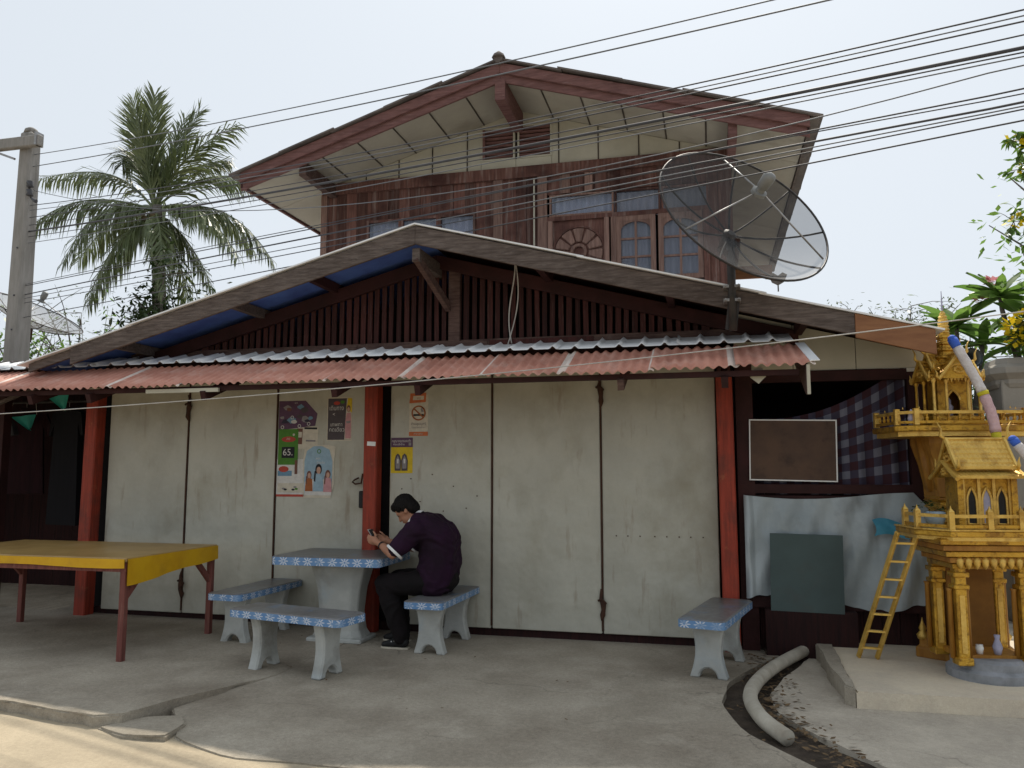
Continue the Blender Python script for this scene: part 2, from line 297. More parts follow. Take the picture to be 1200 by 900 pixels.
# ------------------------------------------------------------------ ground, road, paving
def sheet(name, m, x0, x1, y0, y1, nx, ny, zf):
    b = MB(); b.grid(lambda u, v: (x0 + (x1 - x0) * u, y0 + (y1 - y0) * v, zf(x0 + (x1 - x0) * u, y0 + (y1 - y0) * v)), nx, ny)
    return structure(b.build(name, m, smooth=True))
sheet('ground', 'earth', -700, 700, -700, 900, 8, 8, lambda x, y: -.10)
sheet('road', 'road', -60, 60, -9.5, -2.72, 40, 6, lambda x, y: -.030)
def slab(name, m, poly, zt, zb, parent=None):   # poly counter-clockwise, zt(x,y) top height
    bm = bmesh.new(); top = [bm.verts.new((x, y, zt(x, y))) for x, y in poly]; f = bm.faces.new(top)
    bot = [bm.verts.new((x, y, zb)) for x, y in poly]; n = len(poly)
    for i in range(n): bm.faces.new((bot[i], bot[(i + 1) % n], top[(i + 1) % n], top[i]))
    be = [e for e in f.edges]; bmesh.ops.bevel(bm, geom=be, offset=.010, segments=2, affect='EDGES', clamp_overlap=True); bmesh.ops.triangulate(bm, faces=[q for q in bm.faces if len(q.verts) > 4]); bmesh.ops.recalc_face_normals(bm, faces=bm.faces)
    me = bpy.data.meshes.new(name); bm.to_mesh(me); bm.free(); me.materials.append(MATS[m]); return put(name, me, parent)
left = noisy([(-9, -2.45), (-3.2, -2.62), (-1.43, -2.79), (-.62, -2.93), (-.47, -2.86), (-.40, -2.62), (-.28, -2.30), (-.12, -1.7), (-.08, 3.2), (-9, 3.2)], .018, 9)
structure(slab('pavement', 'concrete', left, lambda x, y: .006 + .034 * max(0, min(1, (-y - 1.75) / .6)), -.12))
rights = noisy([(-.085, 3.2), (-.125, -1.7), (-.285, -2.30), (-.36, -2.55), (-.17, -2.72), (-.02, -2.98), (.10, -3.05), (.40, -3.17), (1.6, -3.16), (3.1, -3.02), (3.55, -2.72), (3.33, -2.44), (3.12, -2.10), (3.02, -1.6), (3.06, -1.2), (3.22, -.72), (3.45, -.28), (3.62, .10), (3.62, 3.2)], .016, 9)
structure(slab('pavement', 'concrete', rights, lambda x, y: .004 - max(0, (-y - 2.0)) * .022, -.12))
structure(slab('pavement', 'concrete', noisy([(-.56, -2.95), (-.30, -3.06), (-.03, -3.04), (-.06, -2.82), (-.20, -2.67), (-.40, -2.72)], .01, 12), lambda x, y: -.005 + (x + .3) * .04, -.11))
rg = noisy([(3.36, -1.72), (3.55, -2.12), (3.9, -2.62), (4.6, -2.95), (9, -3.1), (9, 4), (4.0, 4), (3.80, .02), (3.52, -.72), (3.34, -1.35)], .015, 9)
structure(slab('pavement', 'concrete_light', rg, lambda x, y: -.004 - max(0, (-y - 2.2)) * .018, -.12))
b = MB(); b.grid(lambda u, v: (2.9 + 1.6 * u, -3.1 + 3.6 * v, -.038 + .012 * math.sin(u * 31 + v * 17) * math.sin(v * 43 + u * 11)), 26, 44)
structure(b.build('soil', 'dirt', smooth=True))
lf = MB()
for i in range(520):
    t = random.random(); cx = 3.28 + (.35 * (t - .35) * 2 if t > .55 else .10 * math.sin(t * 4)) + random.gauss(0, .09); cy = -.1 - 2.75 * t
    if t > .55: cx = 3.25 + (t - .55) * 1.15 + random.gauss(0, .10)
    a = rn(0, 6.3); L = rn(.014, .034); w = L * rn(.3, .55); z = rn(-.012, .016); d = Vector((math.cos(a), math.sin(a), rn(-.25, .25))) * L; e = Vector((-math.sin(a), math.cos(a), rn(-.3, .3))) * w; c = Vector((cx, cy, z))
    lf.add([c - d, c + e, c + d, c - e], [(0, 1, 2, 3)])
for i in range(46):
    c = Vector((rn(-3.5, 3.0), rn(-2.4, -.25), .012)); a = rn(0, 6.3); L = rn(.010, .022); lf.add([c - Vector((math.cos(a), math.sin(a), 0)) * L, c + Vector((-math.sin(a), math.cos(a), .3)) * L * .4, c + Vector((math.cos(a), math.sin(a), .2)) * L, c - Vector((-math.sin(a), math.cos(a), .1)) * L * .4], [(0, 1, 2, 3)])
tag(lf.build('leaf_litter', 'leaflitter'), 'dry brown fallen leaves lying in the dirt gutter beside the pale pipe', 'leaf litter', kind='stuff')
lf = MB()   # rubble and rubbish in front of the dark right bay
for i in range(160):
    c = Vector((rn(3.35, 4.7), rn(.02, .62) if random.random() < .4 else rn(-.15, .1), rn(.0, .03))); s = rn(.01, .045)
    lf.box(c, (s, s * rn(.5, 1.3), s * .6), Matrix.Rotation(rn(0, 6), 3, 'Z'))
tag(lf.build('rubble', 'dirt'), 'dark soil crumbs and rubble scattered under the tarpaulin', 'rubble', kind='stuff')
pad = slab('pavement', 'pad', noisy([(3.86, -1.50), (6.6, -1.38), (6.6, .55), (3.92, .30)], .006, 8), lambda x, y: .095, -.10); structure(pad)
structure(slab('kerb', 'concrete', noisy([(3.80, -1.42), (3.855, -1.50), (3.915, .30), (3.83, .42), (3.77, .36)], .01, 9), lambda x, y: .115, -.1))
tag(MB().box((-1.05, -1.98, .020), (.09, .035, .004), Matrix.Rotation(.5, 3, 'Z')).build('paper_scrap', 'pinkpaper'), 'small pink paper scrap lying on the concrete pavement', 'litter')
ctl = [Vector(p) for p in ((3.95, .45, .03), (3.757, .01, .045), (3.395, -.82, .05), (3.215, -1.50, .05), (3.245, -1.98, .04), (3.375, -2.27, .015), (3.5, -2.5, .0))]; pp = []
for i in range(1, len(ctl) - 2):
    for k in range(8):
        t_ = k / 8; a, c, d, e = ctl[i - 1:i + 3]; pp.append(.5 * ((2 * c) + (d - a) * t_ + (2 * a - 5 * c + 4 * d - e) * t_ ** 2 + (3 * c - a - 3 * d + e) * t_ ** 3))
pp.append(ctl[-2])
b = MB(); b.tube(pp, .046, 14); tag(b.build('drain_pipe', 'pipe', smooth=True), 'pale bent drain pipe lying in the dirt gutter across the pavement', 'pipe')

# ------------------------------------------------------------------ the house
house = thing('shop_house', 'two storey timber shop house with corrugated awning and folding metal doors', 'house')
H = house
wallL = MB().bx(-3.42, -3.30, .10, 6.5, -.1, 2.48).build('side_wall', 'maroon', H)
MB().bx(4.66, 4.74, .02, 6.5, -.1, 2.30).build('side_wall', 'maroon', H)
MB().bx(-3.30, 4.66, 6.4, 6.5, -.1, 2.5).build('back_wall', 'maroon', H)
MB().bx(-3.30, 3.20, .10, .14, -.1, 2.56).build('inner_wall', 'dark', H)
MB().bx(3.20, 4.66, 1.3, 1.36, -.1, 2.56).build('inner_wall', 'dark', H)
MB().bx(3.21, 3.26, .14, 1.3, -.1, 2.56).build('inner_wall', 'maroon', H)
# folding door panels
seams = [(-3.13, -2.185), (-2.172, -1.178), (-1.164, -.215), (.035, 1.036), (1.050, 2.043), (2.057, 3.05)]
for i, (a, c) in enumerate(seams):
    b = MB(); b.bx(a, c, -.012, .020, .075, 2.46)
    d = b.build('door_panel', 'door', H, bevel=.006)
    for zz in (.16, 2.3): MB().bx(a + .02, c - .02, .021, .05, zz, zz + .05).build('cross_rail', 'rust', d)
    if i == 3 or i == 5:
        for k in range(8): MB().box((a + .12 + k * .105 + rn(-.02, .02), -.014, .92 if i == 5 else rn(1.1, 1.5)), (.010, .006, .010)).build('rivet', 'rust', d)
for x, zs in ((-2.178, (2.13, .36)), (2.05, (2.20, .33)), (1.043, ()), (-1.171, ())):
    MB().tube([(x, -.016, .10), (x + rn(-.004, .004), -.017, 1.2), (x, -.016, 2.42)], .0085, 6).build('hinge_rod', 'rust', H)
    for z in zs:
        b = MB(); b.tube([(x + rn(-.012, .012), -.028, z + .13 - .045 * k) for k in range(7)], [.007, .012, .020, .026, .019, .024, .008], 7); b.tube([(x - .035, -.035, z + .03), (x + .0, -.05, z + .045), (x + .03, -.035, z + .01), (x + .005, -.04, z - .03)], .011, 6)
        b.build('latch', 'rust', H, smooth=True)
b = MB(); b.box((-.235, -.035, 1.215), (.055, .04, .16)); b.build('padlock', 'black', H, bevel=.008)
b = MB(); b.tube([(-.27, -.04, 1.42), (-.31, -.05, 1.40), (-.33, -.05, 1.38), (-.30, -.05, 1.36), (-.24, -.05, 1.37), (-.23, -.04, 1.46)], .009, 6); b.build('door_hook', 'rust', H)
MB().bx(-3.28, 3.05, .03, .095, -.05, .085).build('door_sill', 'maroon', H)
MB().bx(-3.25, 3.05, .02, .095, 2.455, 2.60).build('door_head', 'maroon', H)
# posts
for x, w, lean in ((-3.255, .14, -.025), (-.115, .135, 0), (3.125, .135, .012)):
    b = MB(); y = -.075; h = w / 2
    b.add([(x - h - lean * -1, y - h, -.03), (x + h + lean, y - h, -.03), (x + h + lean, y + h, -.03), (x - h + lean, y + h, -.03), (x - h, y - h, 2.30), (x + h, y - h, 2.30), (x + h, y + h, 2.30), (x - h, y + h, 2.30)], [(0, 3, 2, 1), (4, 5, 6, 7), (0, 1, 5, 4), (1, 2, 6, 5), (2, 3, 7, 6), (3, 0, 4, 7)])
    po = b.build('post', 'redpost', H, bevel=.01)
    MB().bx(x - h + .012, x + h - .012, y - h + .01, y + h, 2.30, 2.44).build('post_head', 'cementboard' if x < -3 else 'maroon_beam', po)
MB().box((-.10, -.146, 1.74), (.085, .006, .04), Matrix.Rotation(.06, 3, 'Y')).build('tape', 'white', H)
# right bay
f = 'maroon_beam'
MB().bx(3.22, 3.36, -.02, .05, .0, 2.40).build('bay_post', f, H)
MB().bx(4.585, 4.70, -.02, .05, .0, 2.30).build('bay_post', f, H)
MB().bx(3.36, 4.585, -.015, .045, 2.24, 2.33).build('bay_lintel', f, H)
MB().bx(3.36, 4.585, -.02, .05, 1.30, 1.375).build('bay_rail', f, H)
for k in range(9):
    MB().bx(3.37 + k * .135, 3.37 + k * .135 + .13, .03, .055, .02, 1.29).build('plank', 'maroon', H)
for x0, x1, z1 in ((3.22, 3.70, 2.72), (3.706, 4.20, 2.60), (4.206, 4.735, 2.46)):
    b = MB(); z2 = z1 + .0
    b.prism([(x0, 2.335), (x1, 2.335), (x1, 3.59 - .268 * abs(x1 - .5)), (x0, 3.59 - .268 * abs(x0 - .5))], lambda a, c, t: (a, t, c), .004, .02); b.build('cement_panel', 'cementboard', H)
# left lean-to bay: back wall planks and lattice, roof, beam
for k in range(27):
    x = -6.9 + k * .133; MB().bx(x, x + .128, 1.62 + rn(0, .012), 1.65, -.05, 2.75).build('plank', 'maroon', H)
MB().bx(-7.0, -3.42, -.05, 1.8, 2.665, 2.68).build('lean_to_roof', 'roofold', H)
MB().bx(-7.0, -3.42, .5, .58, 2.52, 2.66).build('beam', f, H)
MB().bx(-7.0, -3.30, -.06, .0, 2.46, 2.56).build('beam', f, H)
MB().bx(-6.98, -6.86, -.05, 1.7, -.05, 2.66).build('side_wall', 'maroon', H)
MB().bx(-4.62, -4.50, -.02, .08, -.05, 2.46).build('post', f, H)
for p, q in (((-4.45, -.55, 2.02), (-3.35, -.62, 2.36)), ((-4.5, -.5, 2.32), (-3.9, -.55, 2.42))):
    MB().bar(p, q, .035, .03).build('brace', 'greywood', H)
# ---- awning: red corrugated sheets, white sheets on top
def corr(x0, x1, y0, z0, y1, z1, pitch, amp, seg=6, th=.004, sag=0., rib=False):
    b = MB(); n = int(round((x1 - x0) / pitch * seg)); d = Vector((0, y1 - y0, z1 - z0)); nrm = Vector((0, -d.z, d.y)).normalized()
    for s, off in ((0, 0), (1, -th)):
        b.grid(lambda u, v: Vector((x0 + (x1 - x0) * u, y0, z0 - sag * math.sin(math.pi * u) * (1 - v))) + d * v + nrm * (amp * ((max(0, math.cos(2 * math.pi * (x1 - x0) * u / pitch)) ** 5 * 2) if rib else math.sin(2 * math.pi * (x1 - x0) * u / pitch)) + off), n, 2)
    o = (n + 1) * 3
    b.add([], []); fs = []
    for i in range(n): fs.append((i, i + o, i + 1 + o, i + 1)); 
    for q in fs: b.f.append(q); b.mi.append(0)
    return b
aw = put('awning', None, H)
ends = [-6.6, -5.9, -5.2, -4.5, -3.78, -3.08, -2.36, -1.64, -.92, -.2, .52, 1.2, 1.88, 2.56, 3.2, 3.74]
for i in range(len(ends) - 1):
    x0, x1 = ends[i], ends[i + 1] + .03
    dz = rn(-.008, .008); lift = .004 * (i % 2); yj = rn(-.02, .02)
    b = corr(x0, x1, -.93 + yj, 2.262 + dz + lift + .02 * max(0, (x0 - 2) / 1.7), -.36, 2.505 + lift + .012 * max(0, (x0 - 2) / 1.7), .083, .0125, sag=.006)
    n = int(round((x1 - x0) / .083 * 6))
    if i % 3 != 1 or i > 9:
        wd = 4 if i % 2 else 2
        for k in range(len(b.f)):
            xs = [b.v[q][0] for q in b.f[k]]
            if min(xs) > x1 - .016 * wd - .02: b.mi[k] = 1
    b.build('corrugated_sheet', ['redsheet', 'redsheet_pale'], aw, smooth=True)
xe = [-6.6, -5.4, -4.2, -3.0, -1.8, -.62, .56, 1.7, 2.75, 3.62]
for i in range(len(xe) - 1):
    b = corr(xe[i], xe[i + 1] + .05, -.43 + rn(-.012, .012), 2.535 + .004 * (i % 2) + rn(-.004, .004), .0, 2.665, .19, .013, 16, .006, rib=True); b.build('roof_sheet', 'whitesheet', aw, smooth=True)
MB().bar((3.72, -.40, 2.515), (3.765, -.93, 2.30), .07, .006, (0, -.4, 1)).build('edge_flashing', 'whitesheet', aw)
MB().bx(-6.6, 3.66, -.86, -.82, 2.205, 2.248).build('purlin', 'maroon_beam', aw)
MB().bx(-6.6, 3.66, -.40, -.36, 2.40, 2.46).build('purlin', 'maroon_beam', aw)
for x in (-5.4, -4.4, -3.28, -2.62, -1.4, -.12, .64, 2.33, 3.12):
    MB().bar((x, .0, 2.50), (x, -.90, 2.155), .05, .085).build('rafter', 'maroon_beam' if x != 2.33 else 'rail', aw)
MB().bx(-2.0, -1.25, -.90, -.875, 2.19, 2.225).build('pale_batten', 'cementboard', aw)
b = MB(); b.prism([(-.92, 2.26), (-.92, 2.05), (-.86, 2.06), (.0, 2.44), (.0, 2.52)], lambda a, c, t: (t, a, c), 3.70, 3.728); b.build('end_bracket', 'rail', aw)
MB().bx(3.703, 3.726, -.945, -.921, 2.05, 2.27).build('bracket_edge', 'cementboard', aw)
b = MB(); b.prism([(0, 0), (.06, .03), (.1, -.05), (.04, -.11), (-.02, -.06)], lambda a, c, t: (3.33 + a, t, 2.26 + c), -.80, -.79); b.build('hanging_scrap', 'cementboard', aw)
# ---- lower roof
SL = .268; RX, RZ = .50, 3.655
def lz(x): return RZ - SL * abs(x - RX)
lr = put('lower_roof', None, H)
for side in (-1, 1):
    xs = [RX, RX + side * 1.45, RX + side * 2.9, RX + side * 4.16]
    for k in range(3):
        xa, xb = xs[k], xs[k + 1]; yj = -.655 - .012 * (k % 2); lift = .012 - .004 * k
        b = MB(); lo = .014
        for yy0, yy1 in ((yj, 6.7),):
            b.add([(xa, yy0, lz(xa) + lift), (xb + side * .06, yy0, lz(xb + side * .06) + lift + .004), (xb + side * .06, yy1, lz(xb + side * .06) + lift + .004), (xa, yy1, lz(xa) + lift),
                   (xa, yy0, lz(xa) + lift + lo), (xb + side * .06, yy0, lz(xb + side * .06) + lift + .004 + lo), (xb + side * .06, yy1, lz(xb + side * .06) + lift + .004 + lo), (xa, yy1, lz(xa) + lift + lo)],
                  [(0, 1, 2, 3), (4, 7, 6, 5), (0, 4, 5, 1), (1, 5, 6, 2), (2, 6, 7, 3), (3, 7, 4, 0)])
        b.build('roof_sheet', 'roofsheet', lr)
    b = MB(); xa, xb = RX, RX + side * 4.1   # lining under the overhang
    b.add([(xa, -.60, lz(xa) - .05), (xb, -.60, lz(xb) - .05), (xb, 6.5, lz(xb) - .05), (xa, 6.5, lz(xa) - .05)], [(0, 1, 2, 3)]); b.build('roof_lining', 'blue_under' if side < 0 else 'maroon', lr)
def barge(xa, xb, y, drop, h, m, name='barge_board', par=lr, t=.03, zf=lz):
    b = MB(); b.prism([(xa, zf(xa) - drop), (xb, zf(xb) - drop), (xb, zf(xb) - drop - h), (xa, zf(xa) - drop - h)], lambda a, c, t_: (a, t_, c), y, y + t); return b.build(name, m, par, bevel=.004)
barge(RX, -3.10, -.64, .0, .165, 'greywood'); barge(RX, 4.10, -.638, .0, .165, 'greywood'); 
barge(4.102, 4.66, -.642, -.004, .19, 'newboard'); barge(-3.10, -3.62, -.61, .0, .085, 'greywood', 'rafter')
b = MB()   # inner rafters along the gable
for s, xe_ in ((-1, -3.3), (1, 3.75)): barge(RX, xe_, -.06, .11, .13, 'maroon_beam', 'rafter', lr, .05)
for x in (-2.62, -1.35, -.55, 1.6, 2.7, 3.75):
    zz = lz(x) - .055; MB().bar((x, -.60, zz - .045), (x, .3, zz - .045), .06, .09).build('purlin', 'greywood' if x in (-2.62, -1.35) else 'maroon_beam', lr)
b = MB(); b.bar((.50, -.61, 3.40), (.50, .10, 3.40), .07, .12); b.build('ridge_beam', 'greywood', lr)
MB().bar((.50, -.60, 3.38), (.62, -.03, 3.02), .05, .07).build('strut', 'rail', lr)
b = MB(); b.prism([(4.60, 2.555), (5.06, 2.432), (5.06, 2.445), (4.60, 2.568)], lambda a, c, t: (a, t, c), .06, 4.0); b.build('side_roof', 'roofsheet', lr)
b = MB(); b.prism([(4.72, 2.515), (5.05, 2.428), (5.05, 2.30), (4.72, 2.36)], lambda a, c, t: (a, t, c), .07, .10); b.build('side_fascia', 'redbarge', lr)
b = MB(); b.tube([(5.09, .04, 2.405), (5.09, 4.0, 2.405)], .085, 16, caps=False); b.tube([(5.09, 4.0, 2.405), (5.09, .04, 2.405)], .072, 16, caps=False); b.build('gutter', 'gutter', lr, smooth=True)
# ---- lattice gable
lg = put('gable_lattice', None, H)
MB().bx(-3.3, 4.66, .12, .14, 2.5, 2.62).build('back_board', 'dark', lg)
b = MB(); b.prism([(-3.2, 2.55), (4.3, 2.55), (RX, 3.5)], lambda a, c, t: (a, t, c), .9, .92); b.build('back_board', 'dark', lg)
x = -2.7
while x < 3.75:
    zt = lz(x) - .17; w = rn(.042, .052); dx = rn(-.006, .006)
    if zt > 2.80:
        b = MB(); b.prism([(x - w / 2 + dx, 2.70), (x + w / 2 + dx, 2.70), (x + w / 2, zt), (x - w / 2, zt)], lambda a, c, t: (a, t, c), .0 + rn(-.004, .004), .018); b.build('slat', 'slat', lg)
    x += .076 + rn(-.005, .005)
MB().bx(-2.9, 3.6, -.03, .018, 2.60, 2.715).build('bottom_rail', 'rail', lg)
for x0, x1 in ((-.3, 1.0), (1.02, 2.0), (-1.6, -.32)): MB().bx(x0, x1, -.042, -.031, 2.625, 2.70).build('patch_board', 'rail' if x0 < 1 else 'slat', lg)
MB().bx(.62, .73, -.045, -.005, 2.70, 3.44).build('king_post', 'rail', lg)
for x, z1 in ((-2.05, 3.0), (2.95, 3.05)): MB().bx(x, x + .07, -.03, .0, 2.62, z1 - .2).build('stud', 'slat', lg)
wz = bez((1.27, -.05, 3.47), (1.30, -.07, 3.2), (1.16, -.06, 3.0), (1.24, -.05, 2.66), 14); wz2 = bez((1.27, -.05, 3.47), (1.34, -.07, 3.1), (1.30, -.06, 2.95), (1.20, -.05, 2.64), 14)
hc = MB(); hc.tube(wz, .007, 5); hc.tube(wz2, .006, 5); tag(hc.build('hanging_cable', 'cable_white', smooth=True), 'loose pale cable hanging down over the slatted gable', 'cable')
# ---- upper storey
up = put('upper_wall', None, H)
YW = 1.65
def planks(x0, x1, z0, z1, y=YW, w=.135, m='plank'):
    n = max(1, round((x1 - x0) / w)); w = (x1 - x0) / n
    for k in range(n):
        a = x0 + k * w; j = rn(0, .012); MB().bx(a + .002, a + w - .002, y - j, y + .02, z0, z1 + rn(0, .002)).build('plank', m, up)
planks(-1.56, -1.01, 2.9, 4.90); planks(-1.01, .38, 4.52, 4.90); planks(-1.01, .38, 2.9, 3.70); planks(.38, 1.24, 2.9, 4.90, w=.12); planks(1.24, 3.05, 4.66, 4.90); planks(1.24, 3.05, 2.9, 3.55); planks(3.05, 3.25, 2.9, 4.9, w=.1)
MB().bx(-1.60, 3.28, YW - .045, YW + .02, 4.885, 5.02).build('wall_beam', 'plank', up)
MB().bx(-1.62, -1.54, YW - .03, YW + .05, 2.8, 5.0).build('corner_post', 'frame_wood', up); MB().bx(3.22, 3.30, YW - .03, YW + .05, 2.7, 5.0).build('corner_post', 'plank', up)
for xx in (.60, 1.13): MB().bx(xx, xx + .11, YW - .03, YW - .002, 2.9, 4.885).build('stud', 'frame_wood', up)
for xx in (1.42, 1.68): MB().bx(xx, xx + .09, YW - .025, YW - .002, 4.66, 4.885).build('stud', 'frame_wood', up)
MB().bx(1.085, 1.10, YW - .05, YW - .031, 3.0, 4.86).build('conduit', 'cementboard', up)
MB().bx(-1.58, -1.53, 1.7, 6.6, 2.6, 5.0).build('side_wall', 'plank', up); MB().bx(3.24, 3.28, 1.7, 6.6, 2.6, 5.0).build('side_wall', 'plank', up); MB().bx(-1.5, 3.2, 6.55, 6.6, 2.6, 5.6).build('back_wall', 'plank', up)
MB().bx(-1.5, 3.2, 2.6, 2.64, 2.9, 5.2).build('inner_wall', 'dark', up)
def window(x0, x1, z0, z1, cols, rows, cur, arch=False, fw=.05, mm='frame_wood'):
    w = put('window', None, H); y = YW
    b = MB(); b.bx(x0, x0 + fw, y - .03, y + .02, z0, z1); b.bx(x1 - fw, x1, y - .03, y + .02, z0, z1); b.bx(x0 + fw, x1 - fw, y - .028, y + .018, z0, z0 + fw); b.bx(x0 + fw, x1 - fw, y - .028, y + .018, z1 - fw, z1); b.build('frame', mm, w)
    mb_ = MB()
    for c in range(1, cols): xx = x0 + fw + (x1 - x0 - 2 * fw) * c / cols; mb_.bx(xx - .012, xx + .012, y - .02, y + .012, z0 + fw, z1 - fw)
    for r in range(1, rows): zz = z0 + fw + (z1 - z0 - 2 * fw) * r / rows; mb_.bx(x0 + fw, x1 - fw, y - .017, y + .010, zz - .011, zz + .011)
    if cols * rows > 1: mb_.build('muntin', mm, w)
    for c in range(cols):
        for r in range(rows):
            xa = x0 + fw + (x1 - x0 - 2 * fw) * c / cols; xb = xa + (x1 - x0 - 2 * fw) / cols; za = z0 + fw + (z1 - z0 - 2 * fw) * r / rows; zb = za + (z1 - z0 - 2 * fw) / rows
            MB().bx(xa, xb, y - .002, y + .002, za, zb).build('pane', 'glass', w)
    if arch:
        b = MB(); xc = (x0 + x1) / 2; hw = (x1 - x0) / 2 - fw; pts = [(xc + hw, z1 - fw)]
        for k in range(13):
            a = math.pi * k / 12; pts.append((xc + hw * math.cos(a), z1 - fw - .13 + .115 * math.sin(a) ** .8))
        pts.append((xc - hw, z1 - fw)); b.prism(pts, lambda a, c, t: (a, t, c), y - .024, y - .005); b.build('arch', mm, w)
    b = MB(); b.grid(lambda u, v: (x0 + (x1 - x0) * u, y + .07 + .02 * math.sin(u * (x1 - x0) * 70), z0 + (z1 - z0) * v), int((x1 - x0) * 60), 1); b.build('curtain', cur, w, smooth=True)
    return w
for xa, xb in ((-1.01, -.56), (-.56, -.08), (-.08, .38)): window(xa, xb, 3.70, 4.52, 1, 1, 'curtain_pale', fw=.03, mm='plank')
window(1.27, 2.01, 4.385, 4.645, 1, 1, 'curtain_pale', fw=.022); window(2.02, 2.53, 4.355, 4.645, 1, 1, 'curtain_lilac', fw=.022, mm='plank'); window(2.54, 3.05, 4.355, 4.645, 1, 1, 'curtain_lilac', fw=.022, mm='plank')
window(2.03, 2.47, 3.60, 4.335, 2, 3, 'curtain_lilac', True, .055); window(2.50, 2.98, 3.58, 4.335, 2, 3, 'curtain_lilac', True, .055)
MB().bx(1.24, 3.05, YW - .035, YW - .004, 4.335, 4.385).build('window_rail', 'plank', up)
for xx in (1.25, 1.90, 1.975): MB().bx(xx, xx + .055, YW - .042, YW + .02, 3.4, 4.335).build('stile', 'frame_wood', up)
MB().bx(2.985, 3.05, YW - .04, YW + .02, 3.4, 4.335).build('stile', 'plank', up)
# carved sunburst panel
sb = put('sunburst_panel', None, H)
MB().bx(1.305, 1.90, YW - .002, YW + .02, 3.4, 4.335).build('board', 'plank', sb)
cx_, cz_ = 1.605, 3.96
def arcpoly(r0, r1, a0, a1, n=6): return [(cx_ + r1 * math.cos(a0 + (a1 - a0) * k / n), cz_ + r1 * math.sin(a0 + (a1 - a0) * k / n)) for k in range(n + 1)] + [(cx_ + r0 * math.cos(a1 + (a0 - a1) * k / n), cz_ + r0 * math.sin(a1 + (a0 - a1) * k / n)) for k in range(n + 1)]
for k in range(7):
    a0 = R(-25) + k * R(230 / 7) + .05; a1 = a0 + R(230 / 7) - .10
    b = MB(); b.prism(arcpoly(.115, .275, a0, a1), lambda a, c, t: (a, t, c), YW - .030, YW - .001); b.build('ray', 'frame_wood', sb, bevel=.012)
b = MB(); b.prism(arcpoly(.06, .095, R(-40), R(220), 14), lambda a, c, t: (a, t, c), YW - .034, YW - .001); b.build('sun_ring', 'frame_wood', sb, bevel=.006)
b = MB(); b.prism(arcpoly(.285, .305, R(-30), R(210), 18), lambda a, c, t: (a, t, c), YW - .022, YW - .001); b.build('outer_ring', 'plank', sb)
# gable panels with battens and louvred vents
UX, UZ, US = .90, 5.715, .302
def uz(x): return UZ - US * abs(x - UX)      # underside of the roof boarding
ga = put('gable_wall', None, H)
xs = [-1.50, -1.03, -.60, -.17, .27, .43]; xs += []
def gpanel(a, c, z0=5.02):
    poly = [(a, z0), (c, z0)] + [(c, max(z0 + .005, uz(c) - .005))] + ([(UX, uz(UX))] if a < UX < c else []) + [(a, max(z0 + .005, uz(a) - .005))]
    b = MB(); b.prism(poly, lambda q, w, t: (q, t, w), YW - .006, YW + .02); b.build('cement_panel', 'cementboard', ga)
for a, c in ((-1.50, -1.035), (-1.025, -.605), (-.595, -.175), (-.165, .265), (.275, .44), (1.30, 1.375), (1.385, 1.835), (1.845, 2.295), (2.305, 2.745), (2.755, 3.24)): gpanel(a, c)
gpanel(.445, 1.295, 5.535)
MB().bx(.445, .865, YW - .006, YW + .02, 5.02, 5.13).build('cement_panel', 'cementboard', ga); MB().bx(.87, 1.295, YW - .006, YW + .02, 5.02, 5.13).build('cement_panel', 'cementboard', ga)
MB().bx(-1.5, 3.24, YW + .021, YW + .03, 5.0, 5.15).build('backing', 'batten', ga); b = MB(); b.prism([(-1.5, 5.0), (3.24, 5.0), (UX, 5.69)], lambda q, w, t: (q, t, w * .999), YW + .05, YW + .06); b.build('backing', 'batten', ga)
for x in (-1.03, -.60, -.17, .27, 1.38, 1.84, 2.30, 2.75):
    MB().bx(x - .007, x + .007, YW - .014, YW - .006, 5.02, uz(x) - .01).build('batten', 'batten', ga)
for xa, xb in ((.465, .835), (.91, 1.28)):
    v = put('vent', None, H)
    b = MB(); b.bx(xa - .022, xa, YW - .02, YW + .02, 5.13, 5.535); b.bx(xb, xb + .022, YW - .02, YW + .02, 5.13, 5.535); b.bx(xa, xb, YW - .019, YW + .019, 5.13, 5.15); b.bx(xa, xb, YW - .019, YW + .019, 5.515, 5.535); b.build('frame', 'cementboard', v)
    for k in range(8):
        z = 5.172 + k * .0465; MB().box(((xa + xb) / 2, YW, z), (xb - xa - .002, .035, .012), Matrix.Rotation(R(-38), 3, 'X')).build('louvre', 'redbarge', v)
    if xa < .5: MB().bx(xa, xa + .03, YW - .03, YW - .018, 5.15, 5.515).build('trim', 'redbarge', v)
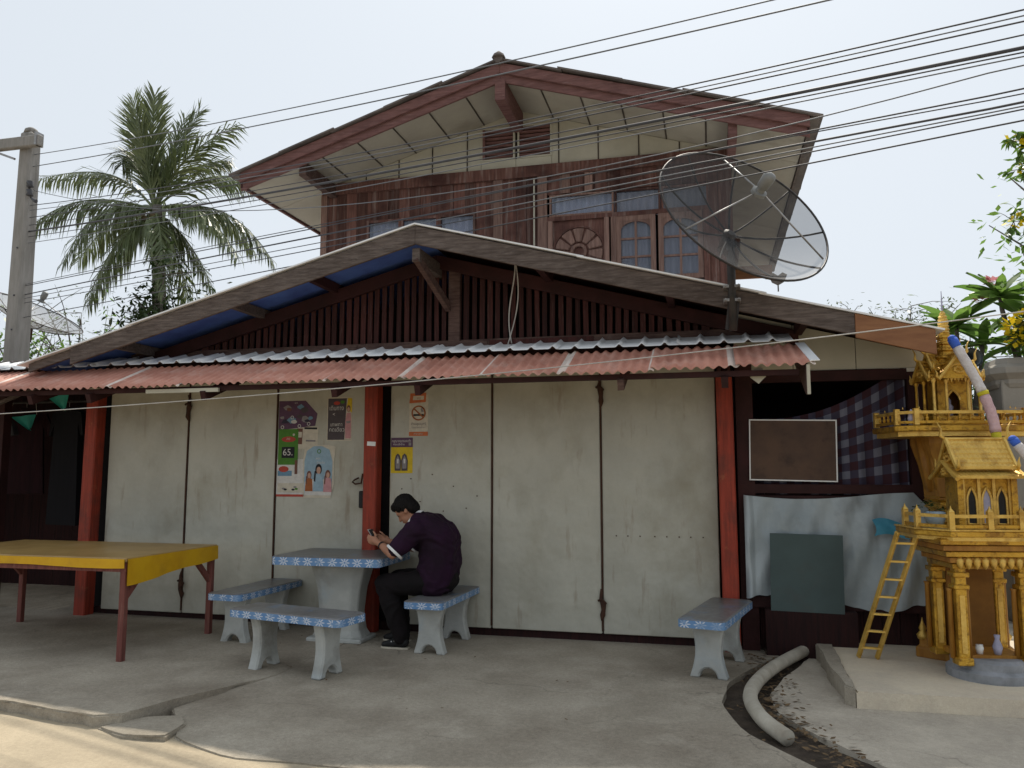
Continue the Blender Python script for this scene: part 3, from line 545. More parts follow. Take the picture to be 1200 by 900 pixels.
# soffit panels, battens, fascia, purlins, ridge
ur = put('upper_roof', None, H)
YV = .80
def soff(xa, xb, y0, y1, m='soffit'):
    b = MB(); b.add([(xa, y0, uz(xa)), (xb, y0, uz(xb)), (xb, y1, uz(xb)), (xa, y1, uz(xa)), (xa, y0, uz(xa) + .012), (xb, y0, uz(xb) + .012), (xb, y1, uz(xb) + .012), (xa, y1, uz(xa) + .012)], [(0, 3, 2, 1), (4, 5, 6, 7), (0, 1, 5, 4), (1, 2, 6, 5), (2, 3, 7, 6), (3, 0, 4, 7)]); b.build('soffit_panel', m, ur)
for s in (-1, 1):
    e = [UX + s * d for d in (0, .42, .85, 1.28, 1.71, 2.14, 2.42)]
    for k in range(6):
        soff(e[k] + s * .004, e[k + 1] - s * .004, YV + .03, YW + .02)
        if k:
            MB().bar((e[k], YV + .03, uz(e[k]) - .004), (e[k], YW, uz(e[k]) - .004), .016, .008).build('soffit_batten', 'batten', ur)
    ye = [YV + .03, YW - .0, 2.9, 4.1, 5.3, 6.9]
    for k in range(5): soff(UX + s * 2.428, UX + s * 3.09, ye[k], ye[k + 1] - .008)
    b = MB(); b.bar((UX + s * 3.11, YV, uz(UX + s * 3.11) + .03), (UX + s * 3.11, 6.95, uz(UX + s * 3.11) + .03), .03, .11); b.build('eave_fascia', 'redbarge' if s < 0 else 'greywood', ur)
    # barge boards, two layers
    def zz(x): return uz(x)
    b = MB(); xa, xb = UX, UX + s * 3.12
    b.prism([(xa, uz(xa) + .10), (xb, uz(xb) + .10), (xb, uz(xb) - .055), (xa, uz(xa) - .055)], lambda a, c, t: (a, t, c), YV, YV + .03); b.build('barge_board', 'redbarge', ur, bevel=.004)
    b = MB(); b.prism([(xa, uz(xa) + .150), (xb, uz(xb) + .150), (xb, uz(xb) + .035), (xa, uz(xa) + .035)], lambda a, c, t: (a, t, c), YV - .035, YV - .002); b.build('barge_board', 'redbarge', ur, bevel=.004)
    b = MB(); n = 5
    for k in range(n):
        xa = UX + s * 3.2 * k / n; xb = UX + s * (3.2 * (k + 1) / n + .04); li = .145 + .008 * (k % 2) + .003 * (n - k)
        b = MB(); b.add([(xa, YV - .07 - .01 * (k % 2), uz(xa) + li + .01), (xb, YV - .07 - .01 * (k % 2), uz(xb) + li), (xb, 7.0, uz(xb) + li), (xa, 7.0, uz(xa) + li + .01), (xa, YV - .07 - .01 * (k % 2), uz(xa) + li + .03), (xb, YV - .07 - .01 * (k % 2), uz(xb) + li + .02), (xb, 7.0, uz(xb) + li + .02), (xa, 7.0, uz(xa) + li + .03)], [(0, 3, 2, 1), (4, 5, 6, 7), (0, 1, 5, 4), (1, 2, 6, 5), (2, 3, 7, 6), (3, 0, 4, 7)]); b.build('roof_sheet', 'roofold', ur)
    # ragged sheet ends along the right eave
    for k in range(6):
        y = .78 + k * 1.03; x = UX + s * 3.17
        b = MB(); b.bar((x, y, uz(x) + .14 + .008 * (k % 2)), (x + s * .025, y + 1.0, uz(x + s * .025) + .145 - .010 * (k % 2)), .10, .012); b.build('eave_sheet', 'roofold', ur)
MB().bar((UX, YV - .02, 5.565), (UX, YW, 5.565), .11, .23).build('purlin', 'redbarge', ur)
for x in (UX - 2.36, UX + 2.40): MB().bar((x, YV + .05, uz(x) - .075), (x, YW + .1, uz(x) - .075), .085, .15).build('purlin', 'redbarge' if x > 0 else 'rail', ur)
b = MB(); b.tube([(UX, YV - .10, 5.885), (UX, 7.0, 5.885)], .05, 10); b.build('ridge_cap', 'roofold', ur)
b = MB(); b.lathe([(.075, 0), (.06, .03), (.035, .05), (.012, .07)], (UX, YV - .07, 5.90), 10); b.build('ridge_finial', 'roofold', ur)
b = MB(); b.bx(3.36, 4.02, 5.8, 5.86, 4.52, 4.72); b.build('rear_purlin', 'newboard', ur)
b = MB(); b.prism([(0, 0), (.09, .05), (.14, .16), (.07, .20), (0, .15), (-.07, .20), (-.14, .16), (-.09, .05)], lambda a, c, t: (4.10 + a, t, 4.38 + c), 5.78, 5.82); b.bx(4.09, 4.11, 5.79, 5.81, 4.28, 4.40); b.build('eave_finial', 'farroof', ur)
# ------------------------------------------------------------------ satellite dishes
def dish(name, label, hub, nrm, D, pole_to, mesh_m, nrib=9, feed_rot=0., parts=True):
    t = thing(name, label, 'satellite dish', (hub[0], hub[1], pole_to))
    o = Vector((hub[0], hub[1], pole_to)); hubv = Vector(hub) - o
    n = Vector(nrm).normalized(); a = n.cross(Vector((0, 0, 1))).normalized(); c = n.cross(a); f = .40 * D; Rr = D / 2
    def P(r, th): return hubv + n * (r * r / (4 * f)) + (a * math.cos(th) + c * math.sin(th)) * r
    b = MB(); b.grid(lambda u, v: P(.05 + (Rr - .05) * v, 2 * math.pi * u), 64, 8); b.build('reflector', mesh_m, t, smooth=True)
    b = MB(); b.tube([P(Rr, 2 * math.pi * k / 64) for k in range(65)], .009, 7, False); b.build('rim', 'metal_dark', t, smooth=True)
    for k in range(nrib):
        th = 2 * math.pi * (k + .3) / nrib; b = MB(); b.tube([P(.05 + (Rr - .05) * i / 8, th) - n * .008 for i in range(9)], .008, 6); b.build('rib', 'metal_dark', t, smooth=True)
    fp = hubv + n * f * .74
    for k in range(3):
        th = 2 * math.pi * (k / 3) + feed_rot; b = MB(); b.tube([P(Rr * .97, th), fp + (a * math.cos(th) + c * math.sin(th)) * .06], .007, 6); b.build('feed_strut', 'metal_grey', t, smooth=True)
    q = n.to_track_quat('Z', 'Y').to_matrix()
    b = MB(); b.lathe([(.018, -.01), (.060, -.01), (.060, .018), (.035, .02), (.035, .05)], (0, 0, 0), 18); b.v = [tuple(q @ Vector(v) + fp) for v in b.v]; b.build('feed_ring', 'lnb', t, smooth=False)
    b = MB(); b.lathe([(.035, .05), (.047, .06), (.050, .15), (.042, .17), (.015, .18)], (0, 0, 0), 16); b.v = [tuple(q @ Vector(v) + fp) for v in b.v]; b.build('feed_cover', 'lnb', t, smooth=True)
    b = MB(); b.lathe([(.05, -.05), (.06, 0), (.03, .02)], (0, 0, 0), 12); b.v = [tuple(q @ Vector(v) + hubv) for v in b.v]; b.build('hub', 'metal_dark', t)
    b = MB(); b.tube([hubv - n * .04, hubv - n * .13 + Vector((0, 0, -.02)), (0, 0, hubv.z - .16)], [.05, .045, .04], 8); b.bar((.05, 0, hubv.z - .04), (.02, .01, hubv.z - .28), .03, .05); b.build('mount', 'rust', t)
    b = MB(); b.tube([(0, 0, 0), (0, 0, hubv.z - .02)], .033, 10); b.build('pole', 'metal_dark', t, smooth=True)
    return t, hubv
dt, hv = dish('satellite_dish', 'large black mesh satellite dish on a pole clamped to the lower roof board', (3.195, -.74, 3.35), (.485, -.704, .517), 1.43, 2.58, 'dishmesh', 9, 2.5)
for z in (.24, .35): 
    b = MB(); b.box((0, .035, z), (.13, .12, .022)); b.tube([(-.05, -.06, z), (-.05, .12, z)], .008, 6); b.tube([(.05, -.06, z), (.05, .12, z)], .008, 6); b.build('clamp', 'metal_grey', dt)
b = MB(); b.box((0, .03, .12), (.09, .03, .22), Matrix.Rotation(.12, 3, 'Y')); b.build('back_plate', 'metal_dark', dt)
d2, _ = dish('satellite_dish', 'pale mesh satellite dish behind the concrete utility pole, tipped towards the sky', (-7.85, 3.5, 3.86), (.46, .0, .85), 1.50, -.1, 'dishmesh_far', 8, .6)

# ------------------------------------------------------------------ utility poles, power lines
def upole(loc, label, rz=0):
    t = thing('utility_pole', label, 'utility pole', loc, rz)
    b = MB(); b.add([(-.15, -.15, -.3), (.15, -.15, -.3), (.15, .15, -.3), (-.15, .15, -.3), (-.105, -.105, 6.38), (.105, -.105, 6.38), (.105, .105, 6.38), (-.105, .105, 6.38)], [(0, 3, 2, 1), (4, 5, 6, 7), (0, 1, 5, 4), (1, 2, 6, 5), (2, 3, 7, 6), (3, 0, 4, 7)]); b.build('shaft', 'polecon', t, bevel=.03)
    b = MB(); b.lathe([(.10, 0), (.085, .06), (.04, .09)], (0, 0, 6.38), 12); b.build('cap', 'polecon', t, smooth=True)
    MB().bx(-.75, .34, -.20, -.10, 6.10, 6.26).build('crossarm', 'polecon', t, bevel=.012)
    MB().bar((-.55, -.15, 6.12), (-.12, -.14, 5.95), .03, .03).build('arm_brace', 'metal_grey', t)
    for x in (-.62, .30): MB().box((x, -.15, 6.20), (.03, .14, .20)).build('arm_bolt', 'metal_grey', t)
    for z in (5.55, 5.42): 
        b = MB(); b.lathe([(.02, -.05), (.05, -.04), (.032, 0), (.05, .04), (.02, .05)], (.17, -.12, z), 10); b.build('insulator', 'wire', t, smooth=True)
    MB().bar((.10, -.10, 5.60), (.20, -.12, 5.34), .02, .03).build('bracket', 'metal_dark', t)
    for z in (3.4, 3.9, 4.6): MB().lathe([(.011, 0), (.011, .02)], (0, 0, 0), 6).add([], []).build('bolt_hole', 'wire', t, loc=(.02, -.13, z))
    b = MB(); b.tube([(.24, -.14, 5.32), (.32, -.15, 5.27)], [.02, .03], 8); b.build('cable_end', 'wire', t)
    return t
upole((-6.68, 2.17, .08), 'square concrete utility pole with a crossarm standing left of the house')
dr = Vector((.938, -.347)); A0 = Vector((-6.2, 2.0)); 
upole((13.1, -5.14, -.1), 'square concrete utility pole with a crossarm standing beside the road', .3)
def wire(pts, r, label, m='wire', dy=0., x_start=-6.60):
    xs_ = [p[0] for p in pts]; zs = [p[1] for p in pts]; k = np.polyfit(xs_, zs, 2 if len(pts) > 2 else 1)
    zA = float(np.polyval(k, xs_[0])); zB = float(np.polyval(k, xs_[-1])); sl = (zs[-1] - zs[0]) / (xs_[-1] - xs_[0])
    P = []
    x1 = 13.0; n = 40
    for i in range(n + 1):
        x = x_start + (x1 - x_start) * i / n
        z = float(np.polyval(k, x)) if x <= xs_[-1] else zs[-1] + (x - xs_[-1]) * float(2 * k[0] * xs_[-1] + k[1] if len(k) == 3 else k[0]) + .004 * (x - xs_[-1]) ** 2
        y = 2.0 + (x + 6.2) * (-.347 / .938) + dy; P.append((x, y, z))
    b = MB(); b.tube(P, r, 6); tag(b.build('power_line', m, smooth=True), label, 'power line', 'power lines strung from the concrete pole across the house front')
wire([(-6.6, 6.12), (-1.5, 5.35), (1.76, 4.95), (3.5, 4.76)], 0.0054, 'upper wire of the pair reaching the crossarm at the pole top', 'wire_grey')
wire([(-6.6, 5.94), (-1.5, 5.23), (1.76, 4.85), (3.84, 4.63)], 0.0061, 'lower wire of the pair reaching the crossarm at the pole top', 'wire_grey')
gl = 'thin dark power line crossing in front of the upper storey'
wire([(-6.72, 5.37), (-1.47, 4.68), (1.44, 4.46), (3.55, 4.26), (4.86, 4.19)], 0.0054, 'uppermost thin power line of the bunch above the thick bundled cable')
wire([(-6.69, 5.18), (-1.47, 4.58), (1.44, 4.39), (3.84, 4.17), (4.85, 4.12)], 0.0054, 'second thin power line of the bunch above the thick bundled cable')
wire([(-6.66, 4.96), (-1.46, 4.45), (1.44, 4.19), (3.87, 4.03), (4.85, 3.96)], 0.0116, 'thick bundled power cable crossing in front of the upper storey')
wire([(-6.65, 4.88), (-1.46, 4.39), (1.44, 4.15), (3.87, 4.0), (4.84, 3.93)], 0.0048, 'thin power line running close under the thick bundled cable')
wire([(-6.6, 5.05), (-1.46, 4.50), (3.87, 4.09), (4.85, 4.04)], 0.0048, 'thin power line running close above the thick bundled cable')
wire([(-5.21, 4.09), (-1.44, 3.97), (1.44, 3.83), (3.86, 3.74), (4.83, 3.72)], 0.0054, 'thin power line crossing over the louvre side window, top of the lowest bunch')
wire([(-5.21, 4.12), (-1.44, 3.99), (1.44, 3.85), (3.86, 3.72), (4.83, 3.69)], 0.0041, 'very thin power line twinned with the top of the lowest bunch')
wire([(-5.85, 3.99), (-1.44, 3.88), (1.44, 3.75), (3.85, 3.66), (4.83, 3.64)], 0.0075, 'stouter dark power line in the middle of the lowest bunch')
wire([(-5.8, 3.86), (-1.43, 3.74), (1.44, 3.64), (3.85, 3.61), (4.83, 3.59)], 0.0048, 'thin power line below the stouter line of the lowest bunch')
wire([(-5.8, 3.66), (-1.42, 3.60), (1.44, 3.54), (3.85, 3.54), (4.82, 3.52)], 0.0054, 'bottom power line of the lowest bunch, crossing the mesh dish')
wire([(-6.6, 5.28), (-1.47, 4.63), (1.44, 4.425), (3.7, 4.21), (4.85, 4.155)], .0045, 'hair thin power line between the two thin lines above the thick cable', 'wire_grey')
wire([(-6.6, 4.78), (-1.46, 4.33), (1.44, 4.10), (3.87, 3.97), (4.84, 3.905)], .0045, 'hair thin power line lowest below the thick bundled cable', 'wire_grey')
wire([(-5.8, 3.93), (-1.43, 3.80), (1.44, 3.69), (3.85, 3.635), (4.83, 3.61)], .0045, 'hair thin power line close under the stouter line of the lowest bunch', 'wire_grey')
wire([(-6.6, 5.60), (-1.47, 4.20), (1.44, 3.95), (3.7, 3.86), (4.85, 3.83)], .0045, 'hair thin steep power line leaving the insulators of the pole', 'wire_grey')
b = MB(); b.tube([(-7.0, -1.05, 1.83)] + bez((-3.46, -1.05, 2.018), (-.5, -1.05, 2.12), (2.2, -1.05, 2.28), (5.11, -1.05, 2.577), 24) + [(7.5, -1.05, 2.75)], .0048, 6); tag(b.build('cable', 'cable_white', smooth=True), 'pale sagging cable strung along the front edge of the awning', 'cable')

# ------------------------------------------------------------------ concrete table and benches
def edge_top(L, W, th, z, ch=.0):
    b = MB(); hl, hw = L / 2, W / 2
    ring = []; c = .05
    for sx, sy, a0 in ((1, -1, -90), (1, 1, 0), (-1, 1, 90), (-1, -1, 180)):
        for k in range(4): a = R(a0 + 30 * k); ring.append((sx * (hl - c) + c * math.cos(a), sy * (hw - c) + c * math.sin(a)))
    n = len(ring); vs = [(x, y, z - th) for x, y in ring] + [(x, y, z - .008) for x, y in ring] + [(x * (1 - .012 / hl), y * (1 - .012 / hw), z) for x, y in ring]
    fs = [(i, (i + 1) % n, n + (i + 1) % n, n + i) for i in range(n)]; b.m = 1; b.add(vs, fs)
    b.m = 0; fs2 = [(n + i, n + (i + 1) % n, 2 * n + (i + 1) % n, 2 * n + i) for i in range(n)] + [tuple(range(2 * n, 3 * n)), tuple(range(n))[::-1]]; b.f += fs2; b.mi += [0] * len(fs2)
    me = b.mesh('top', ['terrazzo', 'flower_edge']); uv = me.uv_layers.new(name='UVMap'); acc = [0]
    for i in range(n): acc.append(acc[-1] + (Vector(ring[(i + 1) % n]) - Vector(ring[i])).length)
    for i in range(n):
        p = me.polygons[i]
        for li, (u, v) in zip(p.loop_indices, ((acc[i], 0), (acc[i + 1], 0), (acc[i + 1], 1), (acc[i], 1))): uv.data[li].uv = (u, v)
    return me
def leg_profile(w, h):   # bench trestle outline: waisted, splayed feet, arched notch
    pr = []
    for t in np.linspace(0, 1, 13):
        z = h * t; k = .62 + .30 * (1 - t) ** 2.2 + .26 * t ** 3 - .10 * math.sin(math.pi * t); pr.append((w / 2 * min(1.05, k), z))
    right = pr; out = [(x, z) for x, z in right] + [(-x, z) for x, z in reversed(right)]
    arch = [(-w * .22 * math.cos(math.pi * k / 8), .075 * math.sin(math.pi * k / 8)) for k in range(9)]
    return out + arch
_bt = edge_top(1.06, .34, .06, .445)
def bench(label, loc, rz, L=1.06, group='blue edged concrete benches'):
    t = thing('concrete_bench', label, 'bench', loc, rz, group)
    o = put('seat', _bt, t); o.scale.x = L / 1.06
    for s in (-1, 1):
        b = MB(); b.prism(leg_profile(.30, .388), lambda a, c, q: (q, a, c), s * .30 - .045, s * .30 + .045); b.build('leg', 'pedestal', t, bevel=.012)
    return t
bench('concrete bench with blue flowered edge along the street side of the table', (-.05, -1.56, .003), R(-12))
bench('concrete bench with blue flowered edge between the yellow table and the concrete table', (-1.03, -.50, .004), R(90 - 3), 1.0)
bench('concrete bench with blue flowered edge under the seated person', (.745, -.47, .0), R(90 - 2), 1.0)
bench('concrete bench with blue flowered edge standing alone by the red post at the pipe', (3.02, -.70, .0), R(90 - 13), 1.08)
t = thing('concrete_table', 'concrete table with blue flowered edge and a waisted pedestal', 'table', (-.22, -.44, .0))
put('tabletop', edge_top(1.02, .74, .075, .755), t)
b = MB(); b.lathe([(.235, 0), (.235, .05), (.205, .10), (.185, .25), (.205, .45), (.245, .60), (.265, .68)], (0, 0, 0), 16, True); 
b.v = [(x * 1.0, y * .62, z) for x, y, z in b.v]; b.build('pedestal', 'pedestal', t, bevel=.01)
MB().bx(-.26, .26, -.17, .17, .0, .04).build('base', 'pedestal', t, bevel=.01)
# yellow table
t = thing('yellow_table', 'long wooden table covered with yellow plastic cloth on reddish brown legs', 'table', (-2.5, -1.1, .004))
x0, x1, y0, y1 = -1.08, 1.06, -.62, .55
MB().bx(x0 - .01, x1 + .01, y0 - .01, y1 + .01, .775, .808).build('tabletop', 'tabletop_brown', t, bevel=.008)
def apron(fn, L, h0, h1, name, n=26):
    b = MB()
    for off in (0, .004): b.grid(lambda u, v: fn(u * L, -v * (h0 + (h1 - h0) * u) - (.008 * math.sin(u * 9) * v), .004 * math.sin(u * L * 23) * v + off), n, 3)
    return b.build(name, 'yellowcloth', t, smooth=True)
apron(lambda s, z, o: (x0 + s, y0 - .016 - o, .80 + z), x1 - x0, .070, .066, 'cloth_front')
apron(lambda s, z, o: (x1 + .016 + o, y0 + s, .80 + z), y1 - y0, .205, .115, 'cloth_side')
MB().bx(x0, x1, y1 - .03, y1, .70, .772).build('apron_rail', 'legwood', t); MB().bx(x0, x1, y0, y0 + .03, .70, .772).build('apron_rail', 'legwood', t)
MB().bx(x1 - .03, x1, y0 + .031, y1 - .031, .70, .772).build('apron_rail', 'legwood', t)
for lx, ly in ((x1 - .03, y0 + .03), (x1 - .03, y1 - .03), (x0 + .03, y0 + .03), (x0 + .03, y1 - .03)):
    b = MB(); b.bar((lx, ly, 0), (lx, ly, .775), .05, .05, (1, 0, 0)); b.build('leg', 'legwood', t, bevel=.004)
    sy = 1 if ly < 0 else -1; MB().bar((lx - .005, ly, .48), (lx - .005, ly + sy * .26, .73), .03, .045).build('brace', 'legwood', t)

# ------------------------------------------------------------------ person
def blob(name, prims, m, parent, voxel=.010, smooth=4, fold=None):
    bm = bmesh.new()
    def sph(c, r, sub=2, M=None):
        mm = Matrix.Translation(Vector(c)) @ ((M.to_4x4() if M is not None else Matrix.Identity(4))) @ (Matrix.Diagonal((*r, 1)) if isinstance(r, tuple) else Matrix.Scale(r, 4))
        bmesh.ops.create_icosphere(bm, subdivisions=sub, radius=1, matrix=mm)
    for p in prims:
        if p[0] == 'c':   # tapered limb p0,r0,p1,r1
            a, ra, c, rb = Vector(p[1]), p[2], Vector(p[3]), p[4]; L = (c - a).length; k = max(3, int(L / (min(ra, rb) * .35)))
            for i in range(k + 1): sph(a.lerp(c, i / k), ra + (rb - ra) * i / k)
        else: sph(p[1], p[2], 3, p[3] if len(p) > 3 else None)
    me = bpy.data.meshes.new(name); bm.to_mesh(me); bm.free(); o = bpy.data.objects.new('tmp', me); col.objects.link(o)
    rm = o.modifiers.new('r', 'REMESH'); rm.mode = 'VOXEL'; rm.voxel_size = voxel; sm = o.modifiers.new('s', 'SMOOTH'); sm.iterations = smooth; sm.factor = .5
    dg = bpy.context.evaluated_depsgraph_get(); dg.update(); me2 = bpy.data.meshes.new_from_object(o.evaluated_get(dg)); bpy.data.objects.remove(o)
    
    if fold:
        from mathutils import noise as mn
        for v, nn in zip(me2.vertices, [Vector(q.normal) for q in me2.vertices]):
            co = v.co; k = mn.noise(Vector((co.x * fold[1], co.y * fold[1], co.z * fold[1] * fold[2] + 2 * mn.noise(co * 5)))); v.co = co + nn * fold[0] * (1 - 2 * abs(k))
    me2.name = name; me2.materials.clear(); me2.materials.append(MATS[m]); me2.polygons.foreach_set('use_smooth', [True] * len(me2.polygons))
    return put(name, me2, parent)
PX, PY = .66, -.50
ps = thing('person', 'person in a dark purple polo shirt hunched over the concrete table with a phone', 'person', (PX, PY, 0))
def L_(x, y, z): return (x - PX, y - PY, z)
# skeleton (facing -x; left side of the body towards the street)
pel = L_(.72, -.50, .56); waist = L_(.74, -.50, .72); chest = L_(.64, -.50, .93); neck = L_(.495, -.50, 1.06)
shL, shR = L_(.560, -.715, .985), L_(.560, -.285, .985)
elL, elR = L_(.400, -.80, .795), L_(.37, -.23, .795)
haL, haR = L_(.225, -.66, .865), L_(.225, -.40, .855)
head = Vector(L_(.405, -.50, 1.145)); ty = Matrix.Rotation(R(-46), 3, 'Y')    # head bowed towards -x
def hp(x, y, z): return tuple(head + ty @ Vector((-x, y, z)))   # head frame: x forward, z up
kneeL, kneeR = L_(.27, -.64, .525), L_(.27, -.38, .525); ankL, ankR = L_(.43, -.66, .10), L_(.33, -.38, .10)
skin = [('c', neck, .058, tuple(head + Vector((.02, 0, -.03))), .055), ('e', hp(0, 0, .02), (.092, .074, .105), ty), ('e', hp(.035, 0, -.045), (.062, .058, .075), ty), ('e', hp(.055, 0, -.085), (.032, .036, .03), ty),
        ('c', hp(.090, 0, .012), .010, hp(.106, 0, -.022), .014), ('e', hp(.075, 0, .028), (.020, .052, .014), ty), ('e', hp(.092, 0, -.058), (.012, .024, .009), ty),
        ('e', hp(-.005, -.076, -.005), (.020, .010, .032), ty), ('e', hp(-.005, .076, -.005), (.020, .010, .032), ty),
        ('c', tuple(Vector(chest)), .045, shL, .045), ('c', tuple(Vector(chest)), .045, shR, .045), ('c', neck, .05, chest, .05), ('c', chest, .05, pel, .05)]
for sh, el, ha in ((shL, elL, haL), (shR, elR, haR)):
    skin += [('c', sh, .050, el, .043), ('c', el, .043, tuple(Vector(el).lerp(Vector(ha), .35)), .042), ('c', tuple(Vector(el).lerp(Vector(ha), .35)), .042, ha, .028)]
for ha, s in ((haL, -1), (haR, 1)):
    h = Vector(ha); palm = h + Vector((-.055, -s * .012, .022)); skin += [('c', h, .027, tuple(palm), .030), ('e', tuple(palm), (.040, .020, .040))]
    for k, (dz, ln) in enumerate(((.034, .036), (.014, .042), (-.006, .038), (-.024, .030))):
        k0 = palm + Vector((-.026, 0, dz)); k1 = k0 + Vector((-ln, -s * .010, .010)); k2 = k1 + Vector((-.010, -s * .034, .002)); skin += [('c', tuple(k0), .010, tuple(k1), .009), ('c', tuple(k1), .009, tuple(k2), .008)]
    th0 = palm + Vector((.005, -s * .018, .030)); th1 = th0 + Vector((-.020, -s * .022, .030)); skin += [('c', tuple(th0), .012, tuple(th1), .010), ('c', tuple(th1), .010, tuple(th1 + Vector((-.018, -s * .006, .016))), .008)]
for kn, an in ((kneeL, ankL), (kneeR, ankR)): skin += [('c', pel, .045, kn, .045), ('c', kn, .045, an, .035)]
blob('body', skin, 'skin', ps, .0065, 3)
spine = [(.690, .565, .155, .085), (.715, .69, .162, .075), (.720, .80, .158, .070), (.715, .91, .150, .080), (.635, .99, .125, .095), (.540, 1.045, .082, .050)]
sh_ = []
for (xa, za, ra, wa), (xb, zb_, rb, wb) in zip(spine, spine[1:]):
    for s_ in (-1, 0, 1): sh_.append(('c', L_(xa, -.5 + s_ * wa, za), ra, L_(xb, -.5 + s_ * wb, zb_), rb))
sh_ += [('c', shL, .088, L_(.65, -.58, .96), .115), ('c', shR, .088, L_(.65, -.42, .96), .115)]
for sh, el in ((shL, elL), (shR, elR)): e = Vector(sh).lerp(Vector(el), .78); sh_ += [('c', sh, .090, tuple(e), .074)]
blob('polo_shirt', sh_, 'shirt', ps, .009, 10, (.012, 7, 1.6))
for sh, el in ((shL, elL), (shR, elR)):
    e = Vector(sh).lerp(Vector(el), .90); d = (Vector(el) - Vector(sh)).normalized(); b = MB(); b.tube([e - d * .010, e + d * .004, e + d * .012], [.084, .087, .083], 18, False); b.build('sleeve_trim', 'white', ps, smooth=True)
d = (head - Vector(neck)).normalized(); cc = Vector(neck) + d * .028 + Vector((.012, 0, 0)); b = MB()
b.tube([cc - d * .012, cc + d * .010, cc + d * .018], [.094, .086, .076], 20, False); b.build('collar', 'white', ps, smooth=True)
hr = [('e', hp(-.018, 0, .050), (.096, .084, .092), ty), ('e', hp(-.055, 0, -.005), (.058, .077, .085), ty), ('e', hp(.048, 0, .088), (.046, .064, .040), ty), ('c', hp(-.018, -.072, .025), .020, hp(.0, -.076, .0), .010), ('c', hp(-.018, .072, .025), .020, hp(.0, .076, .0), .010)]
blob('hair', hr, 'hair', ps, .005, 2, (.007, 60, .25))
for s in (-1, 1): MB().lathe([(.003, -.004), (.011, 0), (.003, .004)], (0, 0, 0), 10).build('eye', 'black', ps, loc=hp(.083, s * .032, .008))
tr = [('e', pel, (.155, .190, .115))]
for kn, an, s in ((kneeL, ankL, -1), (kneeR, ankR, 1)):
    hip = Vector(pel) + Vector((-.02, s * .11, -.01)); tr += [('c', tuple(hip), .115, kn, .085), ('c', kn, .086, tuple(Vector(an) + Vector((0, 0, .0))), .070)]
blob('trousers', tr, 'trousers', ps, .010, 5, (.010, 8, 1.5))
for an, s in ((ankL, -1), (ankR, 1)):
    a = Vector(an); base = Vector((a.x, a.y, .0))
    sh = blob('shoe', [('c', tuple(base + Vector((.035, 0, .055))), .040, tuple(base + Vector((-.09, 0, .042))), .036), ('c', tuple(base + Vector((-.09, 0, .040))), .036, tuple(base + Vector((-.15, 0, .030))), .026), ('c', tuple(base + Vector((.02, 0, .05))), .045, tuple(base + Vector((.01, 0, .10))), .040)], 'black', ps, .008, 2)
    b = MB(); b.prism([(.075, -.036), (.075, .036), (-.06, .044), (-.15, .036), (-.178, .012), (-.178, -.012), (-.15, -.036), (-.06, -.044)], lambda p, q, t_: (base.x + p, base.y + q, t_), .0, .016); b.build('sole', 'p_cream', sh, bevel=.004)
    for k in range(3): b = MB(); b.bar((base.x - .02 - k * .026, base.y - .036, .074 - k * .006), (base.x - .03 - k * .026, base.y + .03, .082 - k * .006), .008, .006); b.build('lace', 'white', sh)
wv = Vector(elL).lerp(Vector(haL), .80); dw = (Vector(haL) - Vector(elL)).normalized(); b = MB(); b.tube([wv - dw * .010, wv + dw * .010], .036, 16, False); b.build('wristband', 'black', ps, smooth=True)
b = MB(); b.box((.128, -.545, .915), (.010, .075, .150), Matrix.Rotation(R(-35), 3, 'Y')); ph = b.build('phone', 'black', None, bevel=.004); tag(ph, 'smartphone held up by the person at the concrete table', 'phone')
MB().box((.122, -.545, .919), (.002, .066, .135), Matrix.Rotation(R(-35), 3, 'Y')).build('phone_case', 'white', ph, loc=(-.012, 0, .002))

